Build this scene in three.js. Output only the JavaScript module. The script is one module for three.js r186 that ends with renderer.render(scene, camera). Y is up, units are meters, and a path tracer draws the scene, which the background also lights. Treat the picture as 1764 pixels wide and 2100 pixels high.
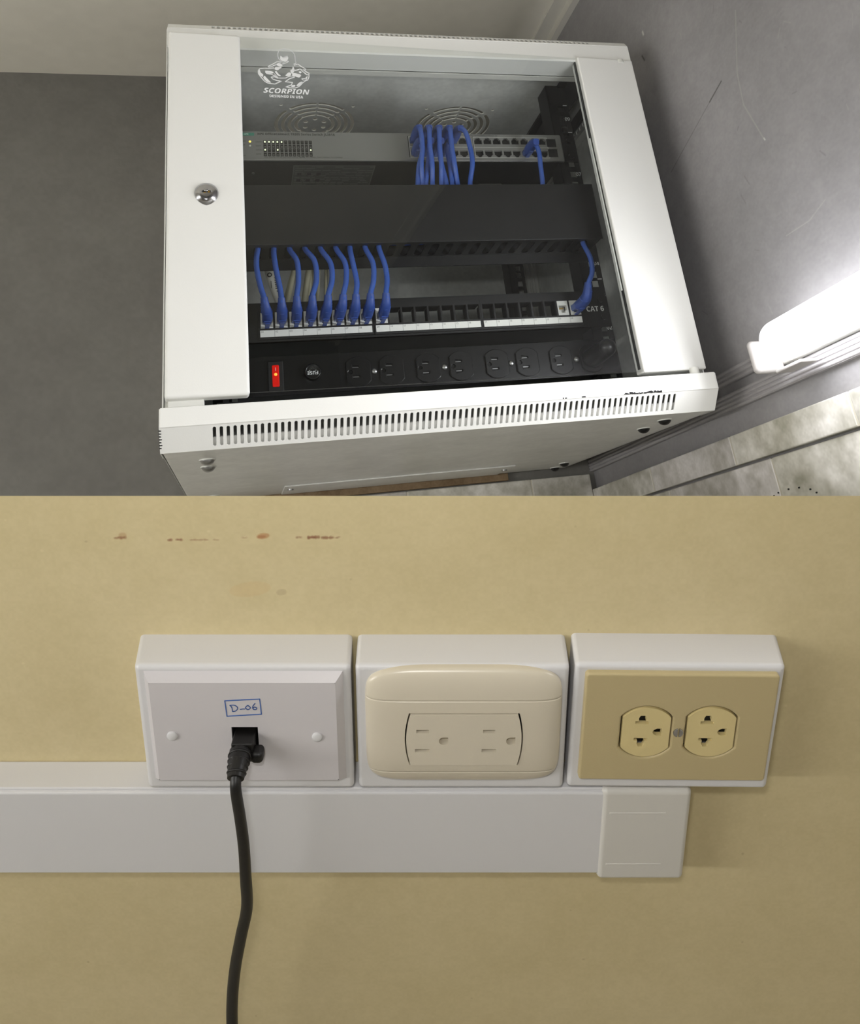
import * as THREE from 'three';
import { RoundedBoxGeometry } from 'three/addons/geometries/RoundedBoxGeometry.js';
import { TextGeometry } from 'three/addons/geometries/TextGeometry.js';
import { FontLoader } from 'three/addons/loaders/FontLoader.js';
import { mergeGeometries } from 'three/addons/utils/BufferGeometryUtils.js';
import { Brush, Evaluator, SUBTRACTION } from 'three-bvh-csg';
import { RectAreaLightUniformsLib } from 'three/addons/lights/RectAreaLightUniformsLib.js';

// ---------------------------------------------------------------- camera, light, exposure
RectAreaLightUniformsLib.init();
const scene = new THREE.Scene();
scene.background = new THREE.Color(0x000000);
const renderer = new THREE.WebGLRenderer();
renderer.toneMapping = THREE.LinearToneMapping;
renderer.toneMappingExposure = 1.0;
renderer.shadowMap.enabled = true;

const Y0 = 1.62;                                       // height of the cabinet's underside above the floor
const FOC = 1647;                                      // focal length in pixels of the 1764 x 2100 frame
const camera = new THREE.PerspectiveCamera(2 * Math.atan(1592 / FOC) * 180 / Math.PI, 1764 / 3184, 0.02, 30);
camera.setViewOffset(1764, 3184, 0, 1084, 1764, 2100); // shifted lens
const camX = new THREE.Vector3(0.9711, -0.1108, 0.2115), camY = new THREE.Vector3(0.0214, 0.9225, 0.3853);
const camZ = new THREE.Vector3().crossVectors(camX, camY).normalize();
camera.position.set(0.0711, Y0 - 0.1317, 0.8277);
camera.quaternion.setFromRotationMatrix(new THREE.Matrix4().makeBasis(camX, camY, camZ));
scene.add(camera);

const FLASH = 310, TUBE = 42, TUBE_GLOW = 11, ROOM = 54, ROOM_GLOW = 40;  // strengths of the flash, of the tube lamp, of its glowing diffuser and of the second tube lamp across the room

// ---------------------------------------------------------------- helpers
let seed = 7;
const rnd = () => { seed |= 0; seed = seed + 0x6D2B79F5 | 0; let t = Math.imul(seed ^ seed >>> 15, 1 | seed); t = t + Math.imul(t ^ t >>> 7, 61 | t) ^ t; return ((t ^ t >>> 14) >>> 0) / 4294967296; };
const V = (x, y, z) => new THREE.Vector3(x, y, z);
const taken = {};
function numbered(n) { taken[n] = (taken[n] ?? -1) + 1; return taken[n] ? `${n}_${String(taken[n]).padStart(3, '0')}` : n; }
const org = new Map();                                 // where a thing's parts have their zero
function tag(o, label, category, group, kind) {
  if (label) o.userData.label = label;
  if (category) o.userData.category = category;
  if (group) o.userData.group = group;
  if (kind) o.userData.kind = kind;
  return o;
}
function thing(name, label, category, [x, y, z], group) {   // a Group at the thing's base; its parts are given in the cabinet's axes
  const o = new THREE.Group(); o.name = numbered(name); o.position.set(x, y + Y0, z); scene.add(o);
  org.set(o, [x, y, z]); return tag(o, label, category, group);
}
function metricUV(g) {
  const p = g.attributes.position, n = g.attributes.normal, uv = new Float32Array(p.count * 2);
  for (let i = 0; i < p.count; i++) {
    const ax = Math.abs(n.getX(i)), ay = Math.abs(n.getY(i)), az = Math.abs(n.getZ(i));
    const a = az >= ax && az >= ay ? [p.getX(i), p.getY(i)] : ax >= ay ? [p.getZ(i), p.getY(i)] : [p.getX(i), p.getZ(i)];
    uv[2 * i] = a[0]; uv[2 * i + 1] = a[1];
  }
  g.setAttribute('uv', new THREE.BufferAttribute(uv, 2)); return g;
}
function clean(g) { if (g.index) g = g.toNonIndexed(); for (const k of Object.keys(g.attributes)) if (!['position', 'normal', 'uv'].includes(k)) g.deleteAttribute(k); return g; }
function mesh(name, geos, mat, parent = scene, keepUV = false) {
  geos = (Array.isArray(geos) ? geos : [geos]).map(clean);
  let g = geos.length > 1 ? mergeGeometries(geos) : geos[0];
  const o = org.get(parent) || [0, 0, 0];
  if (!keepUV) g = metricUV(g);
  if (parent !== scene) g.translate(-o[0], -o[1], -o[2]);
  const m = new THREE.Mesh(g, mat); m.castShadow = m.receiveShadow = true;
  m.name = parent === scene ? numbered(name) : name;
  parent.add(m); org.set(m, o); return m;
}
const bx = (x0, x1, y0, y1, z0, z1) => new THREE.BoxGeometry(x1 - x0, y1 - y0, z1 - z0).translate((x0 + x1) / 2, (y0 + y1) / 2, (z0 + z1) / 2);
const rb = (x0, x1, y0, y1, z0, z1, r = 0.002, s = 3) => new RoundedBoxGeometry(x1 - x0, y1 - y0, z1 - z0, s, r).translate((x0 + x1) / 2, (y0 + y1) / 2, (z0 + z1) / 2);
const cylZ = (x, y, z0, z1, r, r2 = r, n = 24) => new THREE.CylinderGeometry(r2, r, z1 - z0, n).rotateX(Math.PI / 2).translate(x, y, (z0 + z1) / 2);
const cylY = (x, z, y0, y1, r, r2 = r, n = 24) => new THREE.CylinderGeometry(r2, r, y1 - y0, n).translate(x, (y0 + y1) / 2, z);
const domeZ = (x, y, z, r, h) => new THREE.SphereGeometry(r, 20, 10, 0, Math.PI * 2, 0, Math.PI / 2).rotateX(Math.PI / 2).scale(1, 1, h / r).translate(x, y, z);
const rectPath = (p, x0, x1, y0, y1) => { p.moveTo(x0, y0); p.lineTo(x1, y0); p.lineTo(x1, y1); p.lineTo(x0, y1); p.closePath(); return p; };
const rrPath = (p, x0, x1, y0, y1, r) => {
  p.moveTo(x0 + r, y0); p.lineTo(x1 - r, y0); p.absarc(x1 - r, y0 + r, r, -Math.PI / 2, 0); p.lineTo(x1, y1 - r); p.absarc(x1 - r, y1 - r, r, 0, Math.PI / 2);
  p.lineTo(x0 + r, y1); p.absarc(x0 + r, y1 - r, r, Math.PI / 2, Math.PI); p.lineTo(x0, y0 + r); p.absarc(x0 + r, y0 + r, r, Math.PI, Math.PI * 1.5); return p;
};
const extr = (shape, d, bevel = 0, seg = 12, bs = 2) => new THREE.ExtrudeGeometry(shape, { depth: d, bevelEnabled: bevel > 0, bevelThickness: bevel, bevelSize: bevel, bevelOffset: -bevel, bevelSegments: bs, curveSegments: seg });
function prism(profile, x0, x1) {                      // a closed outline in (z, y) drawn along x
  const s = new THREE.Shape(profile.map(([z, y]) => new THREE.Vector2(-z, y)));
  return extr(s, x1 - x0).rotateY(Math.PI / 2).translate(x0, 0, 0);
}
function sweep(points, radii, seg = 60, radial = 12, sx = 1, sy = 1, square = 2) {   // a tube whose thickness changes along it, closed at its ends
  const c = new THREE.CatmullRomCurve3(points, false, 'centripetal'), fr = c.computeFrenetFrames(seg, false), pos = [], nor = [], idx = [];
  const rad = t => { const k = t * (radii.length - 1), i = Math.min(radii.length - 2, Math.floor(k)); return radii[i] + (radii[i + 1] - radii[i]) * (k - i); };
  for (let i = 0; i <= seg; i++) {
    const P = c.getPointAt(i / seg), r = rad(i / seg);
    for (let j = 0; j <= radial; j++) {
      const a = j / radial * Math.PI * 2, q = Math.pow(Math.pow(Math.abs(Math.cos(a)), square) + Math.pow(Math.abs(Math.sin(a)), square), -1 / square) * r, n = fr.normals[i].clone().multiplyScalar(Math.cos(a) * sx).addScaledVector(fr.binormals[i], Math.sin(a) * sy);
      pos.push(P.x + n.x * q, P.y + n.y * q, P.z + n.z * q); n.normalize(); nor.push(n.x, n.y, n.z);
    }
  }
  for (let i = 0; i < seg; i++) for (let j = 0; j < radial; j++) { const a = i * (radial + 1) + j, b = a + radial + 1; idx.push(a, a + 1, b, b, a + 1, b + 1); }
  for (const [i, d] of [[0, -1], [seg, 1]]) {
    const P = c.getPointAt(i / seg), T = c.getTangentAt(i / seg).multiplyScalar(d), o = pos.length / 3;
    pos.push(P.x, P.y, P.z); nor.push(T.x, T.y, T.z);
    for (let j = 0; j <= radial; j++) { const q = (i * (radial + 1) + j) * 3; pos.push(pos[q], pos[q + 1], pos[q + 2]); nor.push(T.x, T.y, T.z); }
    for (let j = 0; j < radial; j++) d > 0 ? idx.push(o, o + 1 + j, o + 2 + j) : idx.push(o, o + 2 + j, o + 1 + j);
  }
  const g = new THREE.BufferGeometry();
  g.setAttribute('position', new THREE.Float32BufferAttribute(pos, 3)); g.setAttribute('normal', new THREE.Float32BufferAttribute(nor, 3));
  g.setAttribute('uv', new THREE.Float32BufferAttribute(new Float32Array(pos.length / 3 * 2), 2)); g.setIndex(idx); return g;
}
function ribbon(pts, w, z, t = 0.0002) {               // a flat painted stroke through points [x, y]
  const out = [];
  for (let i = 0; i + 1 < pts.length; i++) {
    const [a, b] = pts[i], [c, d] = pts[i + 1], l = Math.hypot(c - a, d - b);
    if (l < 1e-7) continue;
    out.push(new THREE.BoxGeometry(l + w * 0.7, w, t).rotateZ(Math.atan2(d - b, c - a)).translate((a + c) / 2, (b + d) / 2, z));
  }
  return out;
}
const csg = new Evaluator(); csg.useGroups = false; csg.attributes = ['position', 'normal', 'uv'];
function cut(g, ...cutters) {                          // geometry with other geometry taken out of it
  let a = new Brush(clean(g)); a.updateMatrixWorld();
  for (const c of cutters) { const b = new Brush(clean(c)); b.updateMatrixWorld(); a = csg.evaluate(a, b, SUBTRACTION); }
  const out = a.geometry; for (const k of Object.keys(out.attributes)) if (!['position', 'normal', 'uv'].includes(k)) out.deleteAttribute(k); return out;
}
const smooth = (pts, n = 24) => new THREE.SplineCurve(pts.map(p => new THREE.Vector2(...p))).getPoints(n).map(p => [p.x, p.y]);

// ---------------------------------------------------------------- textures and materials
function canvas(w, h, draw) {
  const c = document.createElement('canvas'); c.width = w; c.height = h; const x = c.getContext('2d'); draw(x, w, h);
  const t = new THREE.CanvasTexture(c); t.colorSpace = THREE.SRGBColorSpace; t.wrapS = t.wrapT = THREE.RepeatWrapping; t.magFilter = THREE.LinearFilter; return t;
}
function noiseField(n, octaves, amps) {
  const f = new Float32Array(n * n);
  octaves.forEach((k, o) => {
    const g = Array.from({ length: k * k }, () => rnd() - 0.5);
    for (let y = 0; y < n; y++) for (let x = 0; x < n; x++) {
      const u = x / n * k, v = y / n * k, i = Math.floor(u), j = Math.floor(v); let a = u - i, b = v - j; a = a * a * (3 - 2 * a); b = b * b * (3 - 2 * b);
      const q = (p, r) => g[((r + k) % k) * k + ((p + k) % k)];
      f[y * n + x] += amps[o] * ((q(i, j) * (1 - a) + q(i + 1, j) * a) * (1 - b) + (q(i, j + 1) * (1 - a) + q(i + 1, j + 1) * a) * b);
    }
  });
  return f;
}
function noiseTex(n, base, octaves, amps, size, tint = [1, 1, 1]) {      // base in sRGB 0-255
  const f = noiseField(n, octaves, amps), d = new Uint8Array(n * n * 4);
  for (let i = 0; i < n * n; i++) { for (let c = 0; c < 3; c++) d[4 * i + c] = Math.max(0, Math.min(255, base[c] + f[i] * tint[c])); d[4 * i + 3] = 255; }
  const t = new THREE.DataTexture(d, n, n); t.colorSpace = THREE.SRGBColorSpace; t.wrapS = t.wrapT = THREE.RepeatWrapping; t.magFilter = THREE.LinearFilter; t.minFilter = THREE.LinearMipmapLinearFilter; t.generateMipmaps = true;
  t.repeat.set(1 / size, 1 / size); t.needsUpdate = true; return t;
}
function bumpTex(n, octaves, amps, size) { const t = noiseTex(n, [128, 128, 128], octaves, amps, size); t.colorSpace = THREE.NoColorSpace; return t; }
const std = (color, roughness = 0.6, extra = {}) => new THREE.MeshStandardMaterial({ color, roughness, ...extra });
const fineBump = bumpTex(256, [64, 128], [90, 90], 0.06), wallBump = bumpTex(512, [8, 32, 128], [60, 60, 60], 0.5);
const M = {
  white: std(0xefefeb, 0.42, { bumpMap: fineBump, bumpScale: 0.00005 }),
  whiteIn: std(0xdcdcd6, 0.5), batten: std(0xbdb9b6, 0.5),
  inner: std(0xffffff, 0.42, { map: noiseTex(512, [228, 229, 225], [6, 24, 96], [16, 14, 12], 0.4) }),
  underside: std(0xffffff, 0.3, { map: noiseTex(512, [235, 235, 231], [5, 20, 80], [14, 10, 8], 0.4) }),
  black: std(0x161617, 0.5), blackMatt: std(0x0d0d0e, 0.7), blackGloss: std(0x121213, 0.28), rail: std(0x131314, 0.55),
  chip: std(0x1a1a1a, 0.8),
  chrome: new THREE.MeshStandardMaterial({ color: 0xb9b9bc, metalness: 1, roughness: 0.18 }),
  steel: new THREE.MeshStandardMaterial({ color: 0xa8a8a8, metalness: 1, roughness: 0.35 }),
  brass: new THREE.MeshStandardMaterial({ color: 0xb89a55, metalness: 1, roughness: 0.35 }),
  blue: std(0x395caf, 0.27), blueBoot: std(0x2c4b9a, 0.5), bluePlug: new THREE.MeshPhysicalMaterial({ color: 0x5168a8, roughness: 0.25 }),
  greyCable: std(0xb2ae96, 0.5), whiteCable: std(0xcfcdc4, 0.5), ink: std(0x202022, 0.7),
  jack: std(0xe4e4e0, 0.45), paper: std(0xecece8, 0.7), glow: std(0xffffff, 0.6),
  glass: new THREE.MeshPhysicalMaterial({ color: new THREE.Color().setRGB(0.955, 0.965, 0.96), roughness: 0.0, transmission: 1, thickness: 0, ior: 1.42 }),
  print: std(0xeef0f0, 0.5),
  greyWall: std(0xffffff, 0.55, { map: noiseTex(512, [120, 118, 113], [3, 9, 40, 160], [10, 7, 6, 6], 1.1), bumpMap: wallBump, bumpScale: 0.0006 }),
  trimGrey: std(0xffffff, 0.5, { map: noiseTex(256, [160, 157, 158], [4, 20, 90], [10, 10, 10], 0.3) }),
  ceilingPaint: std(0xffffff, 0.8, { map: noiseTex(512, [229, 225, 212], [3, 12, 80], [8, 6, 5], 1.3), bumpMap: wallBump, bumpScale: 0.0004 }),
  roomPaint: std(0xffffff, 0.8, { map: noiseTex(256, [214, 212, 204], [3, 12, 80], [8, 6, 5], 1.3) }),
  cornice: std(0xd9d6cc, 0.6), floorStone: std(0xffffff, 0.5, { map: noiseTex(256, [214, 208, 198], [4, 16, 60], [14, 10, 8], 0.8) }),
  grout: std(0xd8d3c4, 0.9), wood: std(0xffffff, 0.7, { map: noiseTex(256, [140, 118, 90], [3, 20, 90], [24, 18, 14], 0.2) }),
  plastic: std(0xd8d7d8, 0.36, { bumpMap: fineBump, bumpScale: 0.00003 }), plasticFace: std(0xcfcbcd, 0.38, { bumpMap: fineBump, bumpScale: 0.00003 }),
  beige: std(0xd3cab7, 0.28), tan: std(0xbcac82, 0.42, { bumpMap: fineBump, bumpScale: 0.00004 }), cream: std(0xd6c48e, 0.4),
  cord: std(0x0d0b0a, 0.45), biro: std(0x3f64a8, 0.6),
};
const font = await new FontLoader().loadAsync('fonts/droid/droid_sans_bold.typeface.json');
const fontR = await new FontLoader().loadAsync('fonts/droid/droid_sans_regular.typeface.json');
function text(str, size, x, y, z, f = font, depth = 0.00015, centre = true) {
  const g = new TextGeometry(str, { font: f, size, depth, curveSegments: 3 }); g.computeBoundingBox();
  const b = g.boundingBox; return g.translate(x - (centre ? (b.max.x + b.min.x) / 2 : b.min.x), y - (b.max.y + b.min.y) / 2, z);
}
const structure = (o, label, category) => tag(o, label, category, null, 'structure');

// ================================================================ THE ROOM
const XR = 0.655, ZB = -0.48, YC = 0.758, XL = -1.3, ZF = 2.3, SL = -0.033;      // right wall, back wall, ceiling, far walls; the lines on the right wall rise a little towards the door
structure(mesh('wall_back', bx(XL, XR + 0.1, Y0 - Y0 - 1.62, YC, ZB - 0.1, ZB).translate(0, Y0, 0), M.greyWall), 'dark grey painted wall behind the white cabinet', 'wall');
structure(mesh('floor', bx(XL - 0.1, XR + 0.1, -0.1, 0, ZB - 0.1, ZF + 0.1), M.floorStone), 'pale stone coloured floor of the room', 'floor');
structure(mesh('ceiling', bx(XL - 0.1, XR + 0.1, Y0 + YC, Y0 + YC + 0.1, ZB - 0.1, ZF + 0.1), M.ceilingPaint), 'cream painted ceiling above the cabinet', 'ceiling');
structure(mesh('wall_left', bx(XL - 0.1, XL, 0, Y0 + YC, ZB, ZF), M.roomPaint), 'cream painted wall far beside the cabinet', 'wall');
structure(mesh('wall_rear', bx(XL, XR, 0, Y0 + YC, ZF, ZF + 0.1), M.greyWall), 'dark grey painted wall opposite the cabinet', 'wall');
// right wall with its scratches
const scratchTex = canvas(2048, 1024, (x, w, h) => {                                // z -0.48..1.52, y -0.1..0.76 of the wall in metres
  const f = noiseField(512, [3, 9, 40, 160], [12, 8, 7, 7]), id = x.createImageData(w, h);
  for (let j = 0; j < h; j++) for (let i = 0; i < w; i++) { const v = f[(j % 512) * 512 + i % 512], k = 4 * (j * w + i); id.data[k] = 146 + v; id.data[k + 1] = 144 + v; id.data[k + 2] = 145 + v; id.data[k + 3] = 255; }
  x.putImageData(id, 0, 0);
  const P = (z, y) => [(z + 0.48) / 2 * w, (0.76 - y) / 0.86 * h];
  const line = (pts, c, lw) => { x.strokeStyle = c; x.lineWidth = lw; x.beginPath(); pts.forEach((p, i) => i ? x.lineTo(...P(...p)) : x.moveTo(...P(...p))); x.stroke(); };
  line([[0.100, 0.380], [0.083, 0.375], [0.067, 0.370]], 'rgba(70,68,66,0.8)', 2.2); line([[0.067, 0.370], [-0.013, 0.345], [-0.05, 0.333]], 'rgba(95,92,90,0.6)', 1.2);
  line([[-0.034, 0.556], [-0.0335, 0.548]], 'rgba(205,205,200,0.9)', 4); line([[-0.05, 0.525], [-0.046, 0.513]], 'rgba(80,78,75,0.8)', 3);
  line([[0.158, 0.44], [0.147, 0.413], [0.130, 0.370], [0.125, 0.33], [0.141, 0.2746]], 'rgba(180,178,172,0.55)', 1.4);
  line([[0.141, 0.276], [0.1425, 0.272]], 'rgba(215,215,210,0.9)', 2); line([[0.20, 0.17], [0.17, 0.16], [0.13, 0.16]], 'rgba(175,172,168,0.6)', 1.3);
  for (let i = 0; i < 26; i++) { const a = rnd() * 0.5 - 0.05, b = rnd() * 0.5; line([[a, b], [a + (rnd() - 0.5) * 0.02, b + (rnd() - 0.5) * 0.03]], rnd() > 0.5 ? 'rgba(175,173,170,0.35)' : 'rgba(100,98,96,0.35)', 1 + rnd()); }
});
const rightMat = std(0xffffff, 0.5, { map: scratchTex, bumpMap: wallBump, bumpScale: 0.0005 });
{
  const g = clean(bx(XR, XR + 0.1, -1.62, YC, ZB, ZF)), p = g.attributes.position, uv = g.attributes.uv;
  for (let i = 0; i < p.count; i++) uv.setXY(i, (p.getZ(i) + 0.48) / 2, (p.getY(i) + 0.1) / 0.86);
  structure(mesh('wall_right', g.translate(0, Y0, 0), rightMat, scene, true), 'lighter grey painted wall with scratches beside the cabinet', 'wall');
}
// cornice along the ceiling
structure(mesh('trim_1', [bx(XR - 0.012, XR, Y0 + YC - 0.02, Y0 + YC, ZB, ZF), bx(XR - 0.036, XR - 0.012, Y0 + YC - 0.006, Y0 + YC, ZB, ZF)], M.cornice), 'narrow pale cornice between ceiling and right wall', 'trim');
function onRightWall(o) { const q = o.position; q.set(XR, Y0, ZB); o.rotation.x = SL; org.set(o, [XR, 0, ZB]); return o; }
// tile wainscot: each tile a piece of its own, joints recessed
const tileMaps = [[206, 203, 194], [200, 196, 190], [210, 207, 196]].map(b => noiseTex(512, b, [4, 10, 26, 90], [44, 44, 34, 14], 0.24, [1, 1, 1.12]));
const tileMats = tileMaps.map(m => std(0xffffff, 0.32, { map: m }));
function tiles(wall, list, depthAxis) {
  list.forEach(([a0, a1, b0, b1, p], i) => {
    const g = depthAxis === 'x' ? rb(XR - p, XR + 0.002, b0, b1, a0, a1, 0.0015, 2) : rb(a0, a1, b0, b1, ZB - 0.002, ZB + p, 0.0015, 2);
    const t = mesh('tile', g, tileMats[i % 3], wall);
    const uv = t.geometry.attributes.uv, du = rnd(), dv = rnd(); for (let k = 0; k < uv.count; k++) uv.setXY(k, uv.getX(k) + du, uv.getY(k) + dv);
  });
}
{
  const w = onRightWall(new THREE.Group()); w.name = 'trim_2'; scene.add(w); structure(w, 'mottled grey wall tiles below the grey painted right wall', 'tiles');
  mesh('grout', [bx(XR - 0.0102, XR + 0.004, -0.0722, -0.0392, ZB, 1.5), bx(XR - 0.0072, XR + 0.004, -1.55, -0.0765, ZB, 1.5)], M.grout, w);
  const up = [], lo = [];
  for (let k = 0; k < 9; k++) { const z0 = -0.476 + k * 0.2125; up.push([z0 + 0.0012, z0 + 0.2113, -0.0725, -0.0385, 0.011]); }
  for (let r = 0; r < 3; r++) for (let k = 0; k < 8; k++) { const z0 = -0.4675 + (k - 0) * 0.24, y1 = -0.0755 - r * 0.2; lo.push([z0 + 0.0012, z0 + 0.2388, y1 - 0.1985, y1, 0.008]); }
  tiles(w, up, 'x'); tiles(w, lo, 'x');
  for (const [z, y] of [[0.0, -0.0985], [0.009, -0.0962], [0.028, -0.0945], [0.046, -0.0950], [0.063, -0.0985], [0.071, -0.1027]]) mesh('pencil_mark', bx(XR - 0.0083, XR - 0.0079, y - SL * (z - ZB) * -1 - 0.0004 - 0.0006, y - SL * (z - ZB) * -1 + 0.0006, z - 0.0014, z + 0.0014), M.chip, w);
}
{
  const w = new THREE.Group(); w.name = 'trim_3'; w.position.set(0, Y0, ZB); org.set(w, [0, 0, ZB]); scene.add(w); structure(w, 'pale beige wall tiles below the back wall', 'tiles');
  mesh('grout', bx(XL, XR - 0.012, -1.5, -0.0142, ZB - 0.003, ZB + 0.0082), M.grout, w);
  const l = []; for (let r = 0; r < 2; r++) for (let k = -8; k < 2; k++) { const x0 = 0.330 + k * 0.2085; l.push([x0 + 0.001, Math.min(x0 + 0.2075, XR - 0.012), -0.0135 - (r + 1) * 0.2 + 0.002, -0.0135 - r * 0.2, 0.009]); }
  tiles(w, l, 'z');
}
structure(mesh('trim_4', rb(-0.05, 0.50, Y0 - 0.0115, Y0 + 0.008, ZB, ZB + 0.011, 0.001, 1), M.wood), 'brown wooden strip on the wall under the cabinet', 'trim');
// surface raceways painted over along the right wall
{
  const ridged = (y0, y1, z0, z1, n, d) => { const out = [bx(XR - d * 0.55, XR, y0, y1, z0, z1)]; const h = (y1 - y0) / n; for (let i = 0; i < n; i++) out.push(sweep([V(XR - d * 0.5, y0 + h * (i + 0.5), z0), V(XR - d * 0.5, y0 + h * (i + 0.5), (z0 + z1) / 2), V(XR - d * 0.5, y0 + h * (i + 0.5), z1)], [h * 0.44, h * 0.44], 2, 10, 1, 1)); return out; };
  const a = onRightWall(new THREE.Group()); a.name = 'wire_raceway'; scene.add(a); taken.wire_raceway = 0; tag(a, 'grey painted ridged raceway running low along the right wall to the corner', 'raceway');
  mesh('cover', ridged(-0.010, 0.0095, ZB + 0.002, 1.4, 4, 0.012), M.trimGrey, a);
  const b = onRightWall(new THREE.Group()); b.name = 'wire_raceway_001'; scene.add(b); taken.wire_raceway = 1; tag(b, 'grey painted ridged raceway ending behind the tube lamp', 'raceway');
  mesh('cover', ridged(0.0205, 0.037, ZB + 0.15, 0.075, 3, 0.010), M.trimGrey, b);
}
// ---------------------------------------------------------------- tube lamp on the right wall
{
  const t = onRightWall(new THREE.Group()); t.name = 'tube_lamp'; scene.add(t); tag(t, 'lit white tube lamp in a metal batten on the right wall', 'lamp');
  const z0 = 0.085, z1 = 0.685, yc = 0.021, xc = XR - 0.045;
  mesh('housing', [rb(XR - 0.016, XR - 0.001, yc - 0.0105, yc + 0.013, z0 - 0.002, z1, 0.003)], M.whiteIn, t);
  mesh('end_cap', [rb(XR - 0.050, XR - 0.014, yc - 0.019, yc + 0.017, z0 - 0.004, z0 + 0.006, 0.005, 3)], M.batten, t);
  mesh('end_cap', [rb(XR - 0.058, XR - 0.014, yc - 0.019, yc + 0.017, z1 - 0.008, z1 + 0.004, 0.005, 3)], M.batten, t);
  mesh('bracket', [rb(XR - 0.034, XR - 0.014, yc - 0.0225, yc - 0.019, z0 + 0.012, z0 + 0.055, 0.0015, 2)], M.batten, t);
  const glow = new THREE.MeshStandardMaterial({ color: 0xffffff, emissive: new THREE.Color().setRGB(0.94, 0.95, 1.0), emissiveIntensity: TUBE_GLOW, roughness: 0.5 });
  mesh('tube', new THREE.CapsuleGeometry(0.0205, z1 - z0 - 0.075, 10, 28).rotateX(Math.PI / 2).translate(xc, yc + 0.003, (z0 + z1) / 2 + 0.012), glow, t);
  const L = new THREE.RectAreaLight(new THREE.Color().setRGB(0.95, 0.96, 1.0), TUBE, z1 - z0 - 0.03, 0.033);
  L.position.set(-0.0665, yc, (z0 + z1) / 2 - ZB); L.rotation.set(0, Math.PI / 2, 0); t.add(L);
}

// ---------------------------------------------------------------- the room's second tube lamp, on the wall across from the first
{
  const x = XL + 0.045, y = -0.08, z0 = 0.25, z1 = 1.45;
  const t = thing('tube_lamp', 'second lit tube lamp on the cream wall across the room', 'lamp', [XL, y, (z0 + z1) / 2]);
  mesh('housing', rb(XL + 0.001, XL + 0.024, y - 0.02, y + 0.02, z0, z1, 0.004, 2), M.whiteIn, t);
  for (const z of [z0 + 0.015, z1 - 0.015]) mesh('end_cap', rb(XL + 0.001, XL + 0.064, y - 0.02, y + 0.02, z - 0.012, z + 0.012, 0.004, 2), M.whiteIn, t);
  mesh('tube', cylZ(x, y, z0 + 0.027, z1 - 0.027, 0.016), new THREE.MeshStandardMaterial({ color: 0xffffff, emissive: new THREE.Color().setRGB(1, 0.99, 0.97), emissiveIntensity: ROOM_GLOW, roughness: 0.5 }), t);
  const L = new THREE.RectAreaLight(new THREE.Color().setRGB(1, 0.99, 0.97), ROOM, z1 - z0 - 0.054, 0.032); L.position.set(0.063, 0, 0); L.rotation.set(0, -Math.PI / 2, 0); t.add(L);
}

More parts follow.
